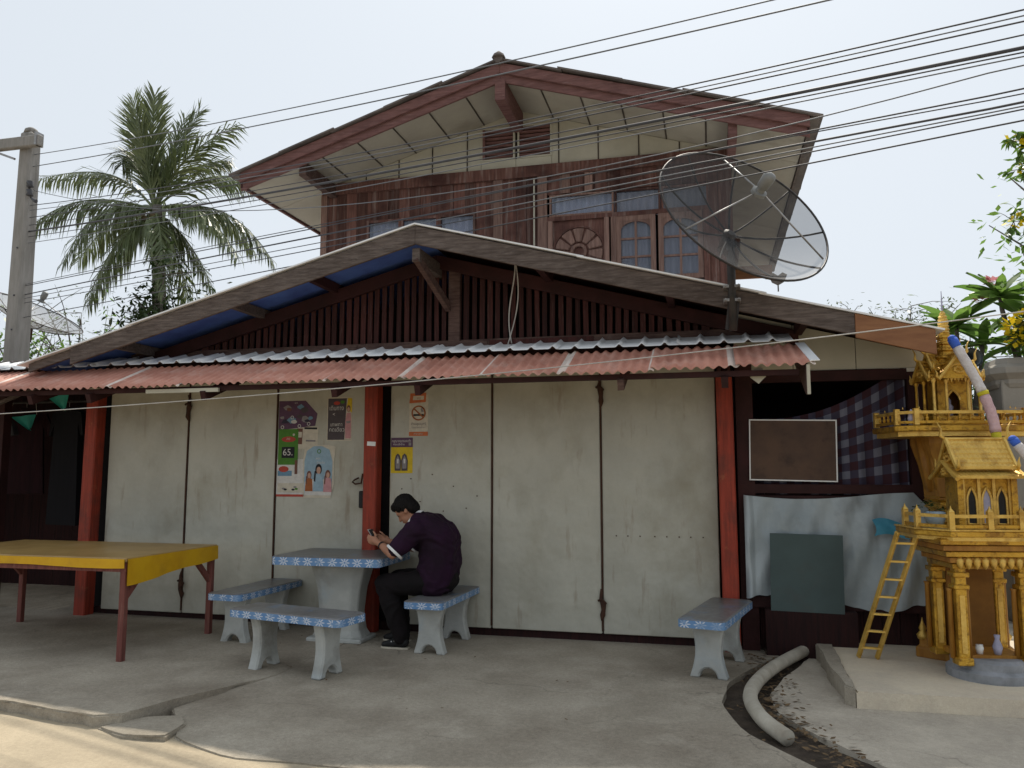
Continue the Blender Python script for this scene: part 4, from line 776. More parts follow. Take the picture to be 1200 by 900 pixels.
# ------------------------------------------------------------------ posters
FONT_OK = True
def textmesh(s, size):
    cu = bpy.data.curves.new('t', 'FONT'); cu.body = s; cu.size = size; cu.align_x = 'CENTER'; cu.align_y = 'CENTER'; o = bpy.data.objects.new('t', cu); col.objects.link(o)
    dg = bpy.context.evaluated_depsgraph_get(); dg.update(); me = bpy.data.meshes.new_from_object(o.evaluated_get(dg)); bpy.data.objects.remove(o); return me
class Poster:
    def __init__(s, name, label, x0, x1, z0, z1, y=-.0135, base='p_white', cut=None, cat='poster', tilt=0.):
        s.t = thing(name, label, cat, ((x0 + x1) / 2, y, (z0 + z1) / 2)); s.t.rotation_euler.y = tilt; s.w, s.h = x1 - x0, z1 - z0; s.k = 0
        w, h = s.w / 2, s.h / 2; poly = cut or [(-w, -h), (w, -h), (w, h), (-w, h)]
        s.poly('sheet', poly, base, t=.0015)
    def poly(s, name, pts, m, t=.0003):
        s.k += 1; d = -.0003 * s.k - (.0012 if s.k > 1 else 0); b = MB(); b.prism(pts, lambda a, c, q: (a, q, c), d, d - t if s.k > 1 else 0); return b.build(name, m, s.t)
    def rect(s, name, x0, x1, z0, z1, m): w, h = s.w / 2, s.h / 2; return s.poly(name, [(x0 * w, z0 * h), (x1 * w, z0 * h), (x1 * w, z1 * h), (x0 * w, z1 * h)], m)
    def ell(s, name, cx, cz, rx, rz, m, a0=0, n=14): return s.poly(name, [(cx + rx * math.cos(2 * math.pi * k / n), cz + rz * math.sin(2 * math.pi * k / n)) for k in range(n)], m)
    def ring(s, name, cx, cz, r0, r1, m):
        s.k += 1; d = -.0003 * s.k - .0012; n = 28; b = MB(); vs = [(cx + r * math.cos(2 * math.pi * k / n), d, cz + r * math.sin(2 * math.pi * k / n)) for r in (r0, r1) for k in range(n)]; b.add(vs, [(k, (k + 1) % n, n + (k + 1) % n, n + k) for k in range(n)]); b.build(name, m, s.t)
    def text(s, body, cx, cz, size, m, maxw=None):
        s.k += 1; me = textmesh(body, size)
        if not len(me.vertices): return
        me.transform(Matrix.Rotation(R(90), 4, 'X')); xs_ = [v.co.x for v in me.vertices]; wd = max(xs_) - min(xs_)
        if maxw and wd > maxw: me.transform(Matrix.Scale(maxw / wd, 4, (1, 0, 0)))
        me.materials.clear(); me.materials.append(MATS[m]); put('lettering', me, s.t, (cx, -.0003 * s.k - .0014, cz))
    def woman(s, cx, cz, sc_, dress, hair='p_brown'):
        s.ell('figure', cx, cz + .052 * sc_, .020 * sc_, .030 * sc_, hair); s.poly('figure', [(cx - .032 * sc_, cz - .07 * sc_), (cx + .032 * sc_, cz - .07 * sc_), (cx + .026 * sc_, cz + .02 * sc_), (cx, cz + .032 * sc_), (cx - .026 * sc_, cz + .02 * sc_)], dress)
        s.ell('figure', cx + .002, cz + .046 * sc_, .013 * sc_, .020 * sc_, 'p_skin'); s.poly('figure', [(cx - .024 * sc_, cz + .04 * sc_), (cx - .014 * sc_, cz + .05 * sc_), (cx - .018 * sc_, cz - .02 * sc_), (cx - .028 * sc_, cz - .01 * sc_)], hair)
w, h = .21, .145
p = Poster('poster', 'dark poster with motorcycles and a cut corner above the green price sticker', -1.155, -.735, 1.885, 2.175, base='p_purple', cut=[(-w, -h), (w * .9, -h * .72), (w, h * .1), (w * .38, h), (-w, h)])
for k, (px, pz, r, c) in enumerate(((-.12, .075, .045, 'p_grey'), (-.10, .06, .03, 'p_brown'), (.03, .085, .035, 'p_cyan'), (.07, .05, .045, 'p_darkgrey'), (-.14, -.06, .04, 'p_navy'), (-.06, -.05, .05, 'p_cyan'), (-.04, -.06, .03, 'p_white'), (.08, -.04, .05, 'p_grey'), (.10, -.055, .028, 'p_navy'), (.02, -.01, .03, 'p_darkgrey'), (.14, -.03, .03, 'p_cyan'), (-.17, -.02, .025, 'p_grey'))):
    p.poly('picture', [(px + r * rn(.7, 1.3) * math.cos(a), pz + r * rn(.4, .8) * math.sin(a)) for a in np.linspace(0, 5.9, 9)], c)
for px, pz in ((-.165, -.115), (.02, -.105), (-.06, -.02), (.12, -.085)): p.ring('wheel', px, pz, .012, .018, 'p_white')
p.text('NEW', -.02, .122, .016, 'p_white')
p = Poster('poster', 'dark phone advert with white Thai lettering and a woman on yellow', -.63, -.365, 1.775, 2.20, base='p_cream')
p.rect('panel', -.93, .93, -.95, .95, 'p_darkgrey'); p.poly('panel', [(.055, -.20), (.125, -.20), (.125, .20), (.075, .20)], 'p_cream'); p.poly('panel', [(.07, .10), (.13, .06), (.13, .20), (.088, .205)], 'p_yellow')
p.ell('figure', .095, .10, .020, .034, 'p_brown'); p.poly('figure', [(.065, -.19), (.122, -.19), (.125, -.02), (.118, .06), (.075, .06), (.062, -.03)], 'p_pink'); p.ell('figure', .095, .092, .014, .022, 'p_skin'); p.poly('figure', [(.07, -.02), (.12, -.02), (.115, -.04), (.075, -.045)], 'p_grey')
p.ell('logo', .03, .165, .022, .016, 'p_green'); p.ell('logo', -.03, .155, .035, .018, 'p_red')
p.text('เดินทาง', -.032, .105, .062, 'p_white', .15); p.text('<', -.06, .045, .05, 'p_white'); p.text('เทพทา', -.03, -.055, .050, 'p_white', .15); p.text('กดเดียว', -.025, -.105, .055, 'p_white', .16)
p = Poster('poster', 'pale poster with brown corner and cream box tucked under the motorcycle poster', -.955, -.725, 1.70, 1.92, y=-.0129, base='p_cream', tilt=.03)
p.rect('panel', -1, -.45, -.6, .8, 'p_brown'); p.rect('panel', -.85, -.5, 0, .5, 'p_cream'); p.rect('panel', -.3, .9, .75, .92, 'p_black'); p.rect('panel', -.1, .8, -.35, -.2, 'p_grey')
p = Poster('price_sticker', 'green price sticker with 65. in white on a black box', -1.150, -.935, 1.545, 1.895, y=-.0165, base='p_green')
p.ell('badge', .005, .075, .078, .028, 'p_red'); p.text('สด', 0, .08, .036, 'p_cream'); p.ell('badge', .06, .12, .012, .012, 'p_cream'); p.rect('price_box', -.62, .66, -.62, .0, 'p_black'); p.text('65.', .0, -.055, .092, 'p_white')
p = Poster('poster', 'white poster with product pictures and a red strip along its bottom', -1.160, -.860, 1.235, 1.60, y=-.0140, base='p_white')
p.rect('strip', -1, 1, -1, -.88, 'p_red'); p.rect('panel', -.92, .1, .1, .38, 'p_cyan'); p.ell('badge', -.075, .085, .055, .030, 'p_red'); p.rect('panel', .3, .5, .2, .95, 'p_brown'); p.rect('panel', -.9, .9, -.78, -.28, 'p_cream')
for px in (-.07, -.05, .035, .055, .07): p.ell('fish', px, -.105 + rn(-.012, .02), .018, .010, random.choice(['p_black', 'p_grey', 'p_green']))
p = Poster('poster', 'pale blue poster of three standing women with an arched top', -.880, -.530, 1.215, 1.745, y=-.0158, base='p_cream', cut=[(-.165, -.255), (.13, -.255), (.165, -.12), (.16, .10), (.175, .24), (.10, .258), (-.15, .262), (-.172, .1)])
p.poly('panel', [(-.15, -.22), (.14, -.22), (.145, .10), (.11, .21), (.03, .245), (-.06, .245), (-.13, .20), (-.155, .1)], 'p_blue'); p.poly('panel', [(-.145, -.23), (.14, -.23), (.14, -.10), (.0, -.06), (-.145, -.10)], 'p_white')
p.ring('logo', .0, .195, .014, .022, 'p_green'); p.text('ลดา', -.01, .125, .03, 'p_white'); p.text('บำรุงผิว', .02, .085, .028, 'p_white', .13)
p.woman(-.10, -.10, 1.3, 'p_rust'); p.woman(.0, -.07, 1.75, 'p_blue', 'p_black'); p.woman(.10, -.10, 1.4, 'p_pink')
p = Poster('sign', 'no smoking notice with a barred circle between orange bands', .225, .415, 1.815, 2.205, base='p_cream', cat='sign')
p.rect('band', -1, 1, -1, -.80, 'p_orange'); p.poly('band', [(-.095, .115), (.07, .125), (.075, .215), (-.085, .21)], 'p_orange'); p.poly('mark', [(-.06, .145), (.05, .15), (.052, .185), (-.055, .185)], 'p_cream'); p.text('งด', .0, .165, .034, 'p_rust')
p.rect('cigarette', -.55, .2, -.03, .06, 'p_black'); p.rect('cigarette_tip', .3, .55, -.03, .06, 'p_black'); p.poly('smoke', [(.03, .03), (.055, .035), (.035, .06), (.05, .075), (.04, .08), (.02, .06)], 'p_grey')
p.ring('circle', .0, .022, .058, .072, 'p_rust'); p.poly('bar', [(-.052, .058), (-.042, .068), (.052, -.014), (.042, -.024)], 'p_rust')
p.text('ห้ามสูบบุหรี่', 0, -.082, .034, 'p_grey', .15); p.text('โปรดช่วยกันรักษา', 0, -.115, .02, 'p_grey', .15); p.text('สาธารณะ', 0, -.175, .026, 'p_cream', .12)
p = Poster('sign', 'yellow notice of a pair of shoes under a dark header beside the middle post', .045, .265, 1.465, 1.80, base='p_yellow', cat='sign')
p.rect('header', -1, 1, .46, 1, 'p_purple'); p.text('กรุณาถอดรองเท้า', -.005, .135, .034, 'p_white', .19); p.text('ก่อนเข้าร้าน', -.03, .103, .026, 'p_white', .12); p.rect('logo', .62, .86, .55, .72, 'p_grey')
for s in (-1, 1):
    xx = -.005 + s * .034
    p.poly('shoe_outline', [(xx - .03, -.145), (xx + .03, -.145), (xx + .033, -.05), (xx + .020, .0), (xx, .018), (xx - .020, .0), (xx - .033, -.05)], 'p_darkgrey'); p.poly('shoe_inner', [(xx - .020, -.125), (xx + .020, -.125), (xx + .022, -.05), (xx, -.0), (xx - .022, -.05)], 'p_grey'); p.rect('shoe_tongue', (xx - .008) / p.w * 2, (xx + .008) / p.w * 2, -.45, -.2, 'p_white')

# ------------------------------------------------------------------ right bay contents
def cloth(name, label, cat, fn, nu, nv, m, uvs=None, thick=0):
    b = MB(); b.grid(fn, nu, nv); me = b.mesh(name, m, True)
    uv = me.uv_layers.new(name='UVMap')
    for p_ in me.polygons:
        for li, vi in zip(p_.loop_indices, p_.vertices): i = vi % (nu + 1); j = vi // (nu + 1); uv.data[li].uv = (i / nu * uvs[0], j / nv * uvs[1]) if uvs else (i / nu, j / nv)
    return tag(put(name, me), label, cat)
cloth('check_curtain', 'maroon and grey check cloth hung across the dark right window bay', 'curtain', lambda u, v: (3.37 + 1.21 * u, .058 + .018 * math.sin(u * 26 + v * 2) + .010 * math.sin(u * 61), 1.22 + (.72 + .42 * u ** 1.6 - .06 * math.sin(u * 3.1)) * v), 70, 14, 'checkcloth', (1.25, 1.0))
t = thing('notice_board', 'worn brown board with a thin white frame in the right window bay', 'board', (3.67, -.03, 1.66))
MB().box((0, 0, 0), (.68, .016, .50), Matrix.Rotation(.02, 3, 'Y')).build('panel', 'brownboard', t)
for (cx, cz, sx, sz) in ((0, .253, .70, .010), (0, -.253, .70, .010), (-.345, 0, .010, .50), (.345, 0, .010, .50)):
    v_ = Matrix.Rotation(.02, 3, 'Y') @ Vector((cx, -.004, cz)); MB().box(v_, (sx, .022, sz), Matrix.Rotation(.02, 3, 'Y')).build('frame', 'white', t)
from mathutils import noise as mnz
def tf(u, v):
    w_ = lambda a, b, q: 1 - abs(mnz.noise(Vector((a, b, q))))
    x = 3.26 + 1.46 * u; top = 1.285 - .03 * math.sin(u * 5) + (.0 if u < .9 else -(u - .9) * 1.6); bot = .44 + .05 * math.sin(u * 7) - .03 * u; z = bot + (top - bot) * v
    z += .03 * (1 - v) * mnz.noise(Vector((u * 14, 3.3, 0)))
    return (x, -.06 - .030 * (w_(u * 7 + v * 1.5, v * 1.2 - u * 2, .4) - .7) - .006 * (w_(u * 26, v * 3 + u * 6, 2.) - .7) - .02 * max(0, 1 - u * 7) * w_(u * 60, v * 2, 1.) - .012 * math.sin(u * 17 + v * 5) - .012 * math.sin(u * 41 - v * 9) - .03 * math.sin(v * 3.1) - (.05 * max(0, math.sin(u * 60)) * max(0, 1 - u * 9)), z)
cloth('tarpaulin', 'grey blue crumpled tarpaulin hung along the foot of the right bay', 'tarpaulin', tf, 150, 80, 'tarp')
MB().bx(3.27, 4.70, -.03, .0, 1.20, 1.28).build('tarp_rail', 'maroon_beam', H)
MB().bx(3.30, 4.66, -.045, -.01, .36, .45).build('tarp_rail', 'maroon_beam', H)
t = MB().box((3.73, -.165, .665), (.56, .015, .62), Matrix.Rotation(.015, 3, 'Y')).build('teal_board', 'tealboard'); tag(t, 'dark teal square board leaning against the tarpaulin', 'board')
MB().bx(3.40, 4.10, -.17, -.05, -.05, .365).build('ledge', 'maroon', H)
cloth('blue_sheet', 'small bright blue plastic sheet hanging on the tarpaulin behind the ladder', 'sheet', lambda u, v: (4.25 + .28 * u + .015 * math.sin(v * 4), -.165 - .02 * math.sin(u * 7 + v * 3), .97 + .02 * math.sin(u * 5) + (.13 - .02 * u) * v), 14, 8, 'tarp_blue')
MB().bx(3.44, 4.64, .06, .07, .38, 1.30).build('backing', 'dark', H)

# ------------------------------------------------------------------ left bay contents
def garment(x, y, z, w, h, m, label, rz=0):
    t = thing('hanging_garment', label, 'garment', (x, y, z - h), rz, 'clothes hanging in the dark left bay')
    b = MB(); pts = [(0, h), (-.05, h - .01), (-w / 2, h - .07), (-w / 2 - .10, h - .32), (-w / 2 - .02, h - .34), (-w / 2 + .03, h - .2), (-w / 2 - .01, 0), (w / 2 + .01, 0), (w / 2 - .03, h - .2), (w / 2 + .02, h - .34), (w / 2 + .10, h - .32), (w / 2, h - .07), (.05, h - .01)]
    b.prism(pts, lambda a, c, q: (a, q + .015 * math.sin(a * 30), c), -.03, .03); b.build('fabric', m, t)
    b = MB(); b.tube([(0, 0, h - .01), (0, 0, h + .05), (.02, 0, h + .075), (.03, 0, h + .05)], .004, 5); b.build('hanger', 'metal_grey', t); return t
MB().tube([(-6.8, .55, 2.28), (-3.42, .55, 2.28)], .014, 6).build('clothes_rail', 'metal_dark', H)
gx = [(-3.62, 'cloth_dark', .40, 1.25, 'long black garment hanging beside the left red post'), (-3.92, 'cloth_maroon', .42, .95, 'maroon shirt hanging in the dark left bay'), (-4.2, 'cloth_dark', .5, 1.35, 'wide black coat hanging in the middle of the left bay'), (-4.78, 'cloth_maroon', .44, 1.0, 'maroon shirt hanging beside the dull grey shirt in the left bay'), (-5.1, 'cloth_grey', .40, .9, 'dull grey shirt hanging in the left bay'), (-5.45, 'cloth_dark', .42, 1.2, 'long black garment hanging behind the utility pole side')]
for x, m, w, h, lb in gx: garment(x, .55 + rn(-.02, .02), 2.22, w, h, m, lb, rn(-.5, .5))
for (x, y, z, s, lb) in ((-3.62, -.22, 2.27, .30, 'turquoise cloth corner hanging beside the left red post'), (-4.62, .35, 2.10, .36, 'turquoise cloth corner hanging in front of the dark garments'), (-5.02, .20, 2.12, .3, 'turquoise cloth corner hanging at the far end of the clothes rail')):
    b = MB(); b.grid(lambda u, v: (x + (u - .5) * s * (1 - .85 * v) + .05 * v, y + .03 * math.sin(u * 6) + .05 * v, z - .17 * v * (1 - .25 * abs(u - .5)) + .02 * u), 10, 6); o = b.build('turquoise_cloth', 'turquoise', smooth=True); tag(o, lb, 'cloth')
    MB().tube([(x - s / 2, y, z), (x - s / 2 + .02, y, z + .16)], .003, 4).build('string', 'cable_white', o); MB().tube([(x + s / 2, y, z + .02), (x + s / 2 - .02, y, z + .16)], .003, 4).build('string', 'cable_white', o)

# ------------------------------------------------------------------ spirit shrines
def horn(b, p, d, L, r):   # curved finial
    p = Vector(p); d = Vector(d).normalized(); b.tube([p, p + d * L * .25 + Vector((0, 0, L * .22)), p + d * L * .22 + Vector((0, 0, L * .6)), p + d * L * .42 + Vector((0, 0, L))], [r, r * .95, r * .6, r * .12], 6)
def balus(parent, pts, z, h, m='gold', step=.075, post=.035, closed=False):
    pts = [Vector((*p, 0)) for p in pts]; segs = list(zip(pts, pts[1:] + ([pts[0]] if closed else [])))
    segs = segs if closed else segs[:len(pts) - 1]
    for a, c in segs:
        b = MB(); b.bar(a + Vector((0, 0, z + h - .012)), c + Vector((0, 0, z + h - .012)), .026, .022); b.build('handrail', 'gold_pale', parent)
        b = MB(); b.bar(a + Vector((0, 0, z + .02)), c + Vector((0, 0, z + .02)), .022, .02); b.build('bottom_rail', m, parent)
        n = max(1, int((c - a).length / step))
        for k in range(1, n): q = a.lerp(c, k / n); b = MB(); b.lathe([(.007, 0), (.013, (h - .05) * .35), (.007, (h - .05) * .6), (.010, h - .05)], (q.x, q.y, z + .03), 6); b.build('baluster', m, parent)
    for p in pts:
        b = MB(); b.box((p.x, p.y, z + h / 2 + .005), (post, post, h + .01)); b.lathe([(post * .62, 0), (post * .75, .008), (post * .2, .03), (.001, .05)], (p.x, p.y, z + h + .008), 4, False); b.build('newel', 'gold_pale', parent)
def gable_roof(parent, c, hw, L, zb, h, axis, m='gold', rows=5, horns=True):
    """gable roof: half width hw, ridge length L along axis ('x'/'y'), eave height zb, rise h"""
    def P(a, s, z): return (c[0] + (a if axis == 'x' else s), c[1] + (s if axis == 'x' else a), z)
    for sg in (-1, 1):
        for k in range(rows):
            t0, t1 = k / rows, (k + 1) / rows; b = MB()
            def prof(t): return hw * (1 - t), zb + h * (t ** 1.12)
            s0, z0 = prof(t0); s1, z1 = prof(t1); nt = int(L / .028)
            b.grid(lambda u, v: P(-L / 2 + L * u, sg * (s0 + (s1 - s0) * v), z0 + (z1 - z0) * v + .010 * (1 - v) + .005 * abs(math.sin(math.pi * u * nt))), nt * 3, 1)
            b.grid(lambda u, v: P(-L / 2 + L * u, sg * (s0 + (s1 - s0) * v), z0 + (z1 - z0) * v - .008), 1, 1)
            b.grid(lambda u, v: P(-L / 2 + L * u, sg * s0, z0 - .008 + v * (.018 + .005 * abs(math.sin(math.pi * u * nt)))), nt * 3, 1)
            b.build('tile_row', 'gold_pale' if m == 'gold_pale' else m, parent)
    for e in (-1, 1):
        b = MB(); b.prism([(-hw * .93, zb), (hw * .93, zb), (0, zb + h * .95)], lambda s, z, q: P(q, s, z), e * (L / 2 - .012), e * (L / 2 - .03)); b.build('pediment', 'gold', parent)
        sp = []
        for k in range(41): t_ = k / 40; a_ = t_ * 9.4; r_ = (.06 + .30 * t_) * min(hw, h); sp.append(P(e * (L / 2 - .008), r_ * math.cos(a_) * 1.25, zb + h * .36 + r_ * math.sin(a_) * .8))
        b = MB(); b.tube(sp, [.010 + .003 * math.sin(k * 1.7) for k in range(41)], 5); b.build('carving', 'gold_pale', parent)
        for sg in (-1, 1):
            b = MB(); pts = [P(e * L / 2, sg * hw * 1.05 * (1 - t), zb - .01 + (h + .02) * t ** 1.12) for t in np.linspace(0, 1, 7)]; b.tube(pts, .016, 6); b.build('barge', 'gold_pale', parent)
            if horns: b = MB(); horn(b, P(e * L / 2, sg * hw * 1.03, zb), (0, sg, 0) if axis == 'x' else (sg, 0, 0), .075, .014); b.build('finial', 'gold_pale', parent, smooth=True)
        if horns: b = MB(); horn(b, P(e * L / 2, 0, zb + h), (e, 0, 0) if axis == 'x' else (0, e, 0), .13, .014); b.build('finial', 'gold_pale', parent, smooth=True)
    b = MB(); b.tube([P(-L / 2, 0, zb + h + .006), P(L / 2, 0, zb + h + .006)], .012, 6); b.build('ridge', 'gold_pale', parent)
def lancet(w, h, n=6):   # pointed-arch outline, base at 0
    pts = [(-w / 2, 0), (w / 2, 0), (w / 2, h * .62)]
    for k in range(1, n): t = k / n; pts.append((w / 2 * (1 - t ** 1.5), h * (.62 + .38 * t ** .8)))
    pts.append((0, h)); pts += [(-x, z) for x, z in reversed(pts[3:-1])]; pts.append((-w / 2, h * .62)); return pts
# --- tall shrine
T = thing('spirit_shrine', 'tall golden spirit shrine with a tiered spire above crossed gables', 'shrine', (4.82, -.30, .095), R(10))
b = MB(); b.lathe([(.36, 0), (.36, .07), (.33, .09), (.33, .14), (.27, .19), (.23, .27), (.24, .30), (.20, .36)], (0, 0, 0), 4); b.v = [((x + y) * .7071, (y - x) * .7071, z) for x, y, z in b.v]; b.build('pedestal_base', 'gold_orange', T, bevel=.006)
for k in range(4):
    a = R(90 * k + 45); b = MB(); b.lathe([(.035, 0), (.045, .03), (.02, .06), (.028, .08), (.008, .13), (.002, .16)], (.30 * math.cos(a + R(45)), .30 * math.sin(a + R(45)), .13), 8); b.build('base_finial', 'gold_pale', T, smooth=True)
b = MB(); b.lathe([(.20, .36), (.17, .42), (.155, .8), (.165, 1.16), (.185, 1.20)], (0, 0, 0), 16, True); b.build('pedestal_shaft', 'gold', T)
for k in range(5): b = MB(); b.lathe([(.172, 0), (.19, .012), (.172, .03)], (0, 0, .95 + k * .052), 16, True); b.build('pedestal_ring', 'gold_pale' if k % 2 else 'gold', T)
for k in range(12):
    a = 2 * math.pi * k / 12; b = MB(); q = Vector((math.cos(a), math.sin(a), 0)); b.tube([q * .17 + Vector((0, 0, 1.24)), q * .20 + Vector((0, 0, 1.40)), q * .235 + Vector((0, 0, 1.66))], [.040, .042, .05], 6); b.build('lotus_petal', 'gold_orange', T, smooth=True)
b = MB(); b.lathe([(.18, 1.18), (.19, 1.36), (.25, 1.60), (.25, 1.65)], (0, 0, 0), 16, True); b.build('capital', 'gold_orange', T)
oct_ = [(-.52, -.22), (-.40, -.33), (.40, -.33), (.52, -.22), (.52, .22), (.40, .30), (-.40, .30), (-.52, .22)]
b = MB(); b.prism(oct_, lambda a, c, q: (a, c, q), 1.685, 1.735); b.build('platform', 'gold', T, bevel=.008)
b = MB(); b.prism([(x * .94, y * .94) for x, y in oct_], lambda a, c, q: (a, c, q), 1.65, 1.685); b.build('platform_moulding', 'gold_pale', T)
balus(T, [(-.49, .20), (-.49, -.20), (-.39, -.30), (.39, -.30), (.49, -.20), (.49, .20)], 1.735, .105)
Z0 = 1.735
b = MB(); b.bx(-.25, .25, -.22, .22, Z0, Z0 + .045); b.bx(-.225, .225, -.20, .20, Z0 + .045, Z0 + .085); b.build('house_base', 'gold', T, bevel=.006)
b = MB(); b.bx(-.13, .13, -.11, -.10, Z0 + .085, Z0 + .42)
wl_ = put('shrine_wall', None, T)
MB().bx(-.135, .135, .09, .10, Z0 + .085, Z0 + .42).build('rear_wall', 'goldrecess', wl_)
for s in (-1, 1): MB().bx(s * .125, s * .135, -.10, .09, Z0 + .085, Z0 + .42).build('side_wall', 'gold', wl_)
b = MB(); dz = Z0 + .085
arch = lancet(.115, .235)
outer = [(-.135, 0), (.135, 0), (.135, .335), (-.135, .335)]
for poly in ([(-.135, 0), (-.0575, 0), (-.0575, .146), (-.04, .19), (0, .235), (0, .335), (-.135, .335)], [(.0575, 0), (.135, 0), (.135, .335), (0, .335), (0, .235), (.04, .19), (.0575, .146)]): b.prism(poly, lambda a, c, q: (a, q, dz + c), -.11, -.10)
b.build('front_wall', 'gold', wl_)
b = MB(); ap = [(x, z) for x, z in arch]; b.tube([(x, -.113, dz + z) for x, z in arch[2:]], .009, 6); b.build('arch_trim', 'gold_pale', wl_)
b = MB(); b.lathe([(.035, 0), (.03, .05), (.04, .09), (.02, .12), (.022, .15), (.004, .18)], (0, -.02, dz), 10); b.build('idol', 'lavender', T, smooth=True)
for x, y in ((-.20, -.18), (-.095, -.19), (.095, -.19), (.20, -.18), (-.205, .0), (.205, .0), (-.20, .17), (.20, .17)):
    b = MB(); b.lathe([(.022, 0), (.022, .03), (.014, .04), (.013, .29), (.022, .31), (.024, .335)], (x, y, dz), 8); b.build('column', 'gold_pale' if y < -.1 else 'gold', T, smooth=True)
ZR = dz + .33
gable_roof(T, (0, 0), .17, .48, ZR, .17, 'x', 'gold', 5); gable_roof(T, (0, -.02), .175, .46, ZR, .22, 'y', 'gold', 5)
gable_roof(T, (0, 0), .12, .34, ZR + .09, .15, 'x', 'gold', 4)
b = MB()
for k in range(7): x = -.09 + k * .03; b.lathe([(.001, -.028 - .014 * (k % 2)), (.013, .0)], (x, -.225, ZR + .005), 5)
b.build('eave_fringe', 'gold_pale', T)
sp_ = put('spire', None, T)
prof = [(.115, .12, .20), (.098, .19, .27), (.085, .26, .33), (.072, .32, .385), (.06, .38, .435)]
for r, za, zb_ in prof: b = MB(); b.lathe([(r * .80, za), (r, za + .012), (r * .98, za + .03), (r * .72, za + .04), (r * .68, zb_)], (0, 0, ZR), 16, True); b.build('spire_tier', 'gold', sp_)
b = MB(); b.lathe([(.045, .43), (.056, .44), (.045, .455), (.054, .47), (.043, .485), (.052, .50), (.040, .515), (.049, .53), (.037, .545), (.045, .56), (.033, .575), (.040, .59), (.024, .605), (.028, .618), (.010, .645)], (0, 0, ZR), 12); b.build('spire_top', 'gold_pale', sp_, smooth=False)
b = MB(); b.tube([(0, 0, ZR + .63), (0, 0, ZR + .83)], [.008, .003], 6)
for k in range(4): b.lathe([(.003, 0), (.022 - .004 * k, .004), (.003, .012)], (0, 0, ZR + .66 + k * .03), 8)
b.build('spire_needle', 'lavender', sp_)
for x, m in ((-.47, 'gold_pale'), (-.40, 'lavender'), (-.335, 'gold_pale')):
    b = MB(); b.lathe([(.022, 0), (.026, .05), (.020, .08), (.026, .085), (.002, .12)], (x, -.24 if x > -.45 else -.16, Z0), 8); o = b.build('offering_jar', m, smooth=True)
    o.location = (4.82, -.30, .095); o.rotation_euler.z = R(10); tag(o, {-.47: 'tiny golden offering jar at the end corner of the tall shrine platform', -.40: 'tiny pale blue offering jar on the tall shrine platform', -.335: 'tiny golden offering jar beside the pale blue jar on the tall shrine'}[x], 'jar')
for o_ in list(T.children_recursive):
    if o_.type == 'MESH' and not o_.get('squeezed'):
        for v in o_.data.vertices:
            if v.co.z > Z0 + .13 or (v.co.z > Z0 and o_.name.split('.')[0] not in ('newel', 'handrail', 'bottom_rail', 'baluster')): v.co.z = Z0 + (v.co.z - Z0) * .86; v.co.x = v.co.x * .84 - .02; v.co.y *= .86
# --- low shrine
S = thing('spirit_shrine', 'low golden spirit shrine with a tiled roof and lancet windows above an open altar', 'shrine', (4.79, -.82, .095), R(10))
b = MB(); b.lathe([(.27, 0), (.27, .055), (.24, .075), (.24, .12), (.20, .14)], (.02, -.05, 0), 24); b.build('plinth', 'greystone', S)
for x, y in ((-.21, -.17), (.21, -.17), (-.21, .17), (.21, .17)):
    b = MB(); b.bx(x - .036, x + .036, y - .036, y + .036, .10, .76); b.bx(x - .05, x + .05, y - .05, y + .05, .60, .63); b.bx(x - .052, x + .052, y - .052, y + .052, .68, .715); b.bx(x - .05, x + .05, y - .05, y + .05, .10, .15); b.build('altar_column', 'gold', S, bevel=.006)
    for dx in (-.055, .055): b = MB(); b.lathe([(.018, 0), (.016, .44), (.024, .46)], (x + dx, y + .02, .14), 8); b.build('half_column', 'gold_orange', S, smooth=True)
    b = MB(); b.bx(x - .017, x + .017, y - .040, y - .037, .18, .56); b.build('column_panel', 'gold_pale', S)
MB().bx(-.16, .16, .12, .14, .12, .74).build('altar_back', 'goldrecess', S); MB().bx(-.20, .20, -.16, .16, .125, .16).build('altar_shelf', 'gold_orange', S)
for k in range(5):
    zz_ = .735 + k * .042; r_ = .26 + k * .028; b = MB(); b.bx(-r_, r_, -r_ * .80, r_ * .72, zz_, zz_ + .036); b.bx(-r_ + .012, r_ - .012, -r_ * .80 + .012, r_ * .72 - .012, zz_ + .036, zz_ + .043); b.build('cornice', ('gold', 'gold_orange', 'gold', 'gold_orange', 'gold')[k], S, bevel=.008)
for k in range(9):
    b = MB(); b.lathe([(.004, 0), (.022, .03), (.026, .06), (.01, .085)], (-.22 + k * .055, -.225, .735), 8); b.build('lotus_petal', 'gold_pale', S, smooth=True)
pl = [(-.44, -.10), (-.30, -.32), (.34, -.32), (.48, -.12), (.48, .22), (-.44, .22)]
b = MB(); b.prism(pl, lambda a, c, q: (a, c, q), .93, .955); b.build('platform_moulding', 'gold_pale', S); 
b = MB(); b.prism([(x * 1.03, y * 1.03) for x, y in pl], lambda a, c, q: (a, c, q), .955, .995); b.build('platform', 'gold', S, bevel=.006)
b = MB(); b.prism([(x * 1.045, y * 1.045) for x, y in pl], lambda a, c, q: (a, c, q), .995, 1.005); b.build('platform_edge', 'gold_pale', S)
balus(S, [(-.43, .10), (-.43, -.10), (-.30, -.31), (-.05, -.31), (.15, -.31), (.34, -.31), (.47, -.12), (.47, .2)], 1.005, .10, step=.30)
Z1 = 1.005; cx0 = .04
sw = put('shrine_wall', None, S)
b = MB(); b.bx(cx0 - .17, cx0 + .17, -.115, -.113, Z1, Z1 + .36); 
MB().bx(cx0 - .17, cx0 + .17, -.10, .12, Z1, Z1 + .36).build('core', 'gold', sw)
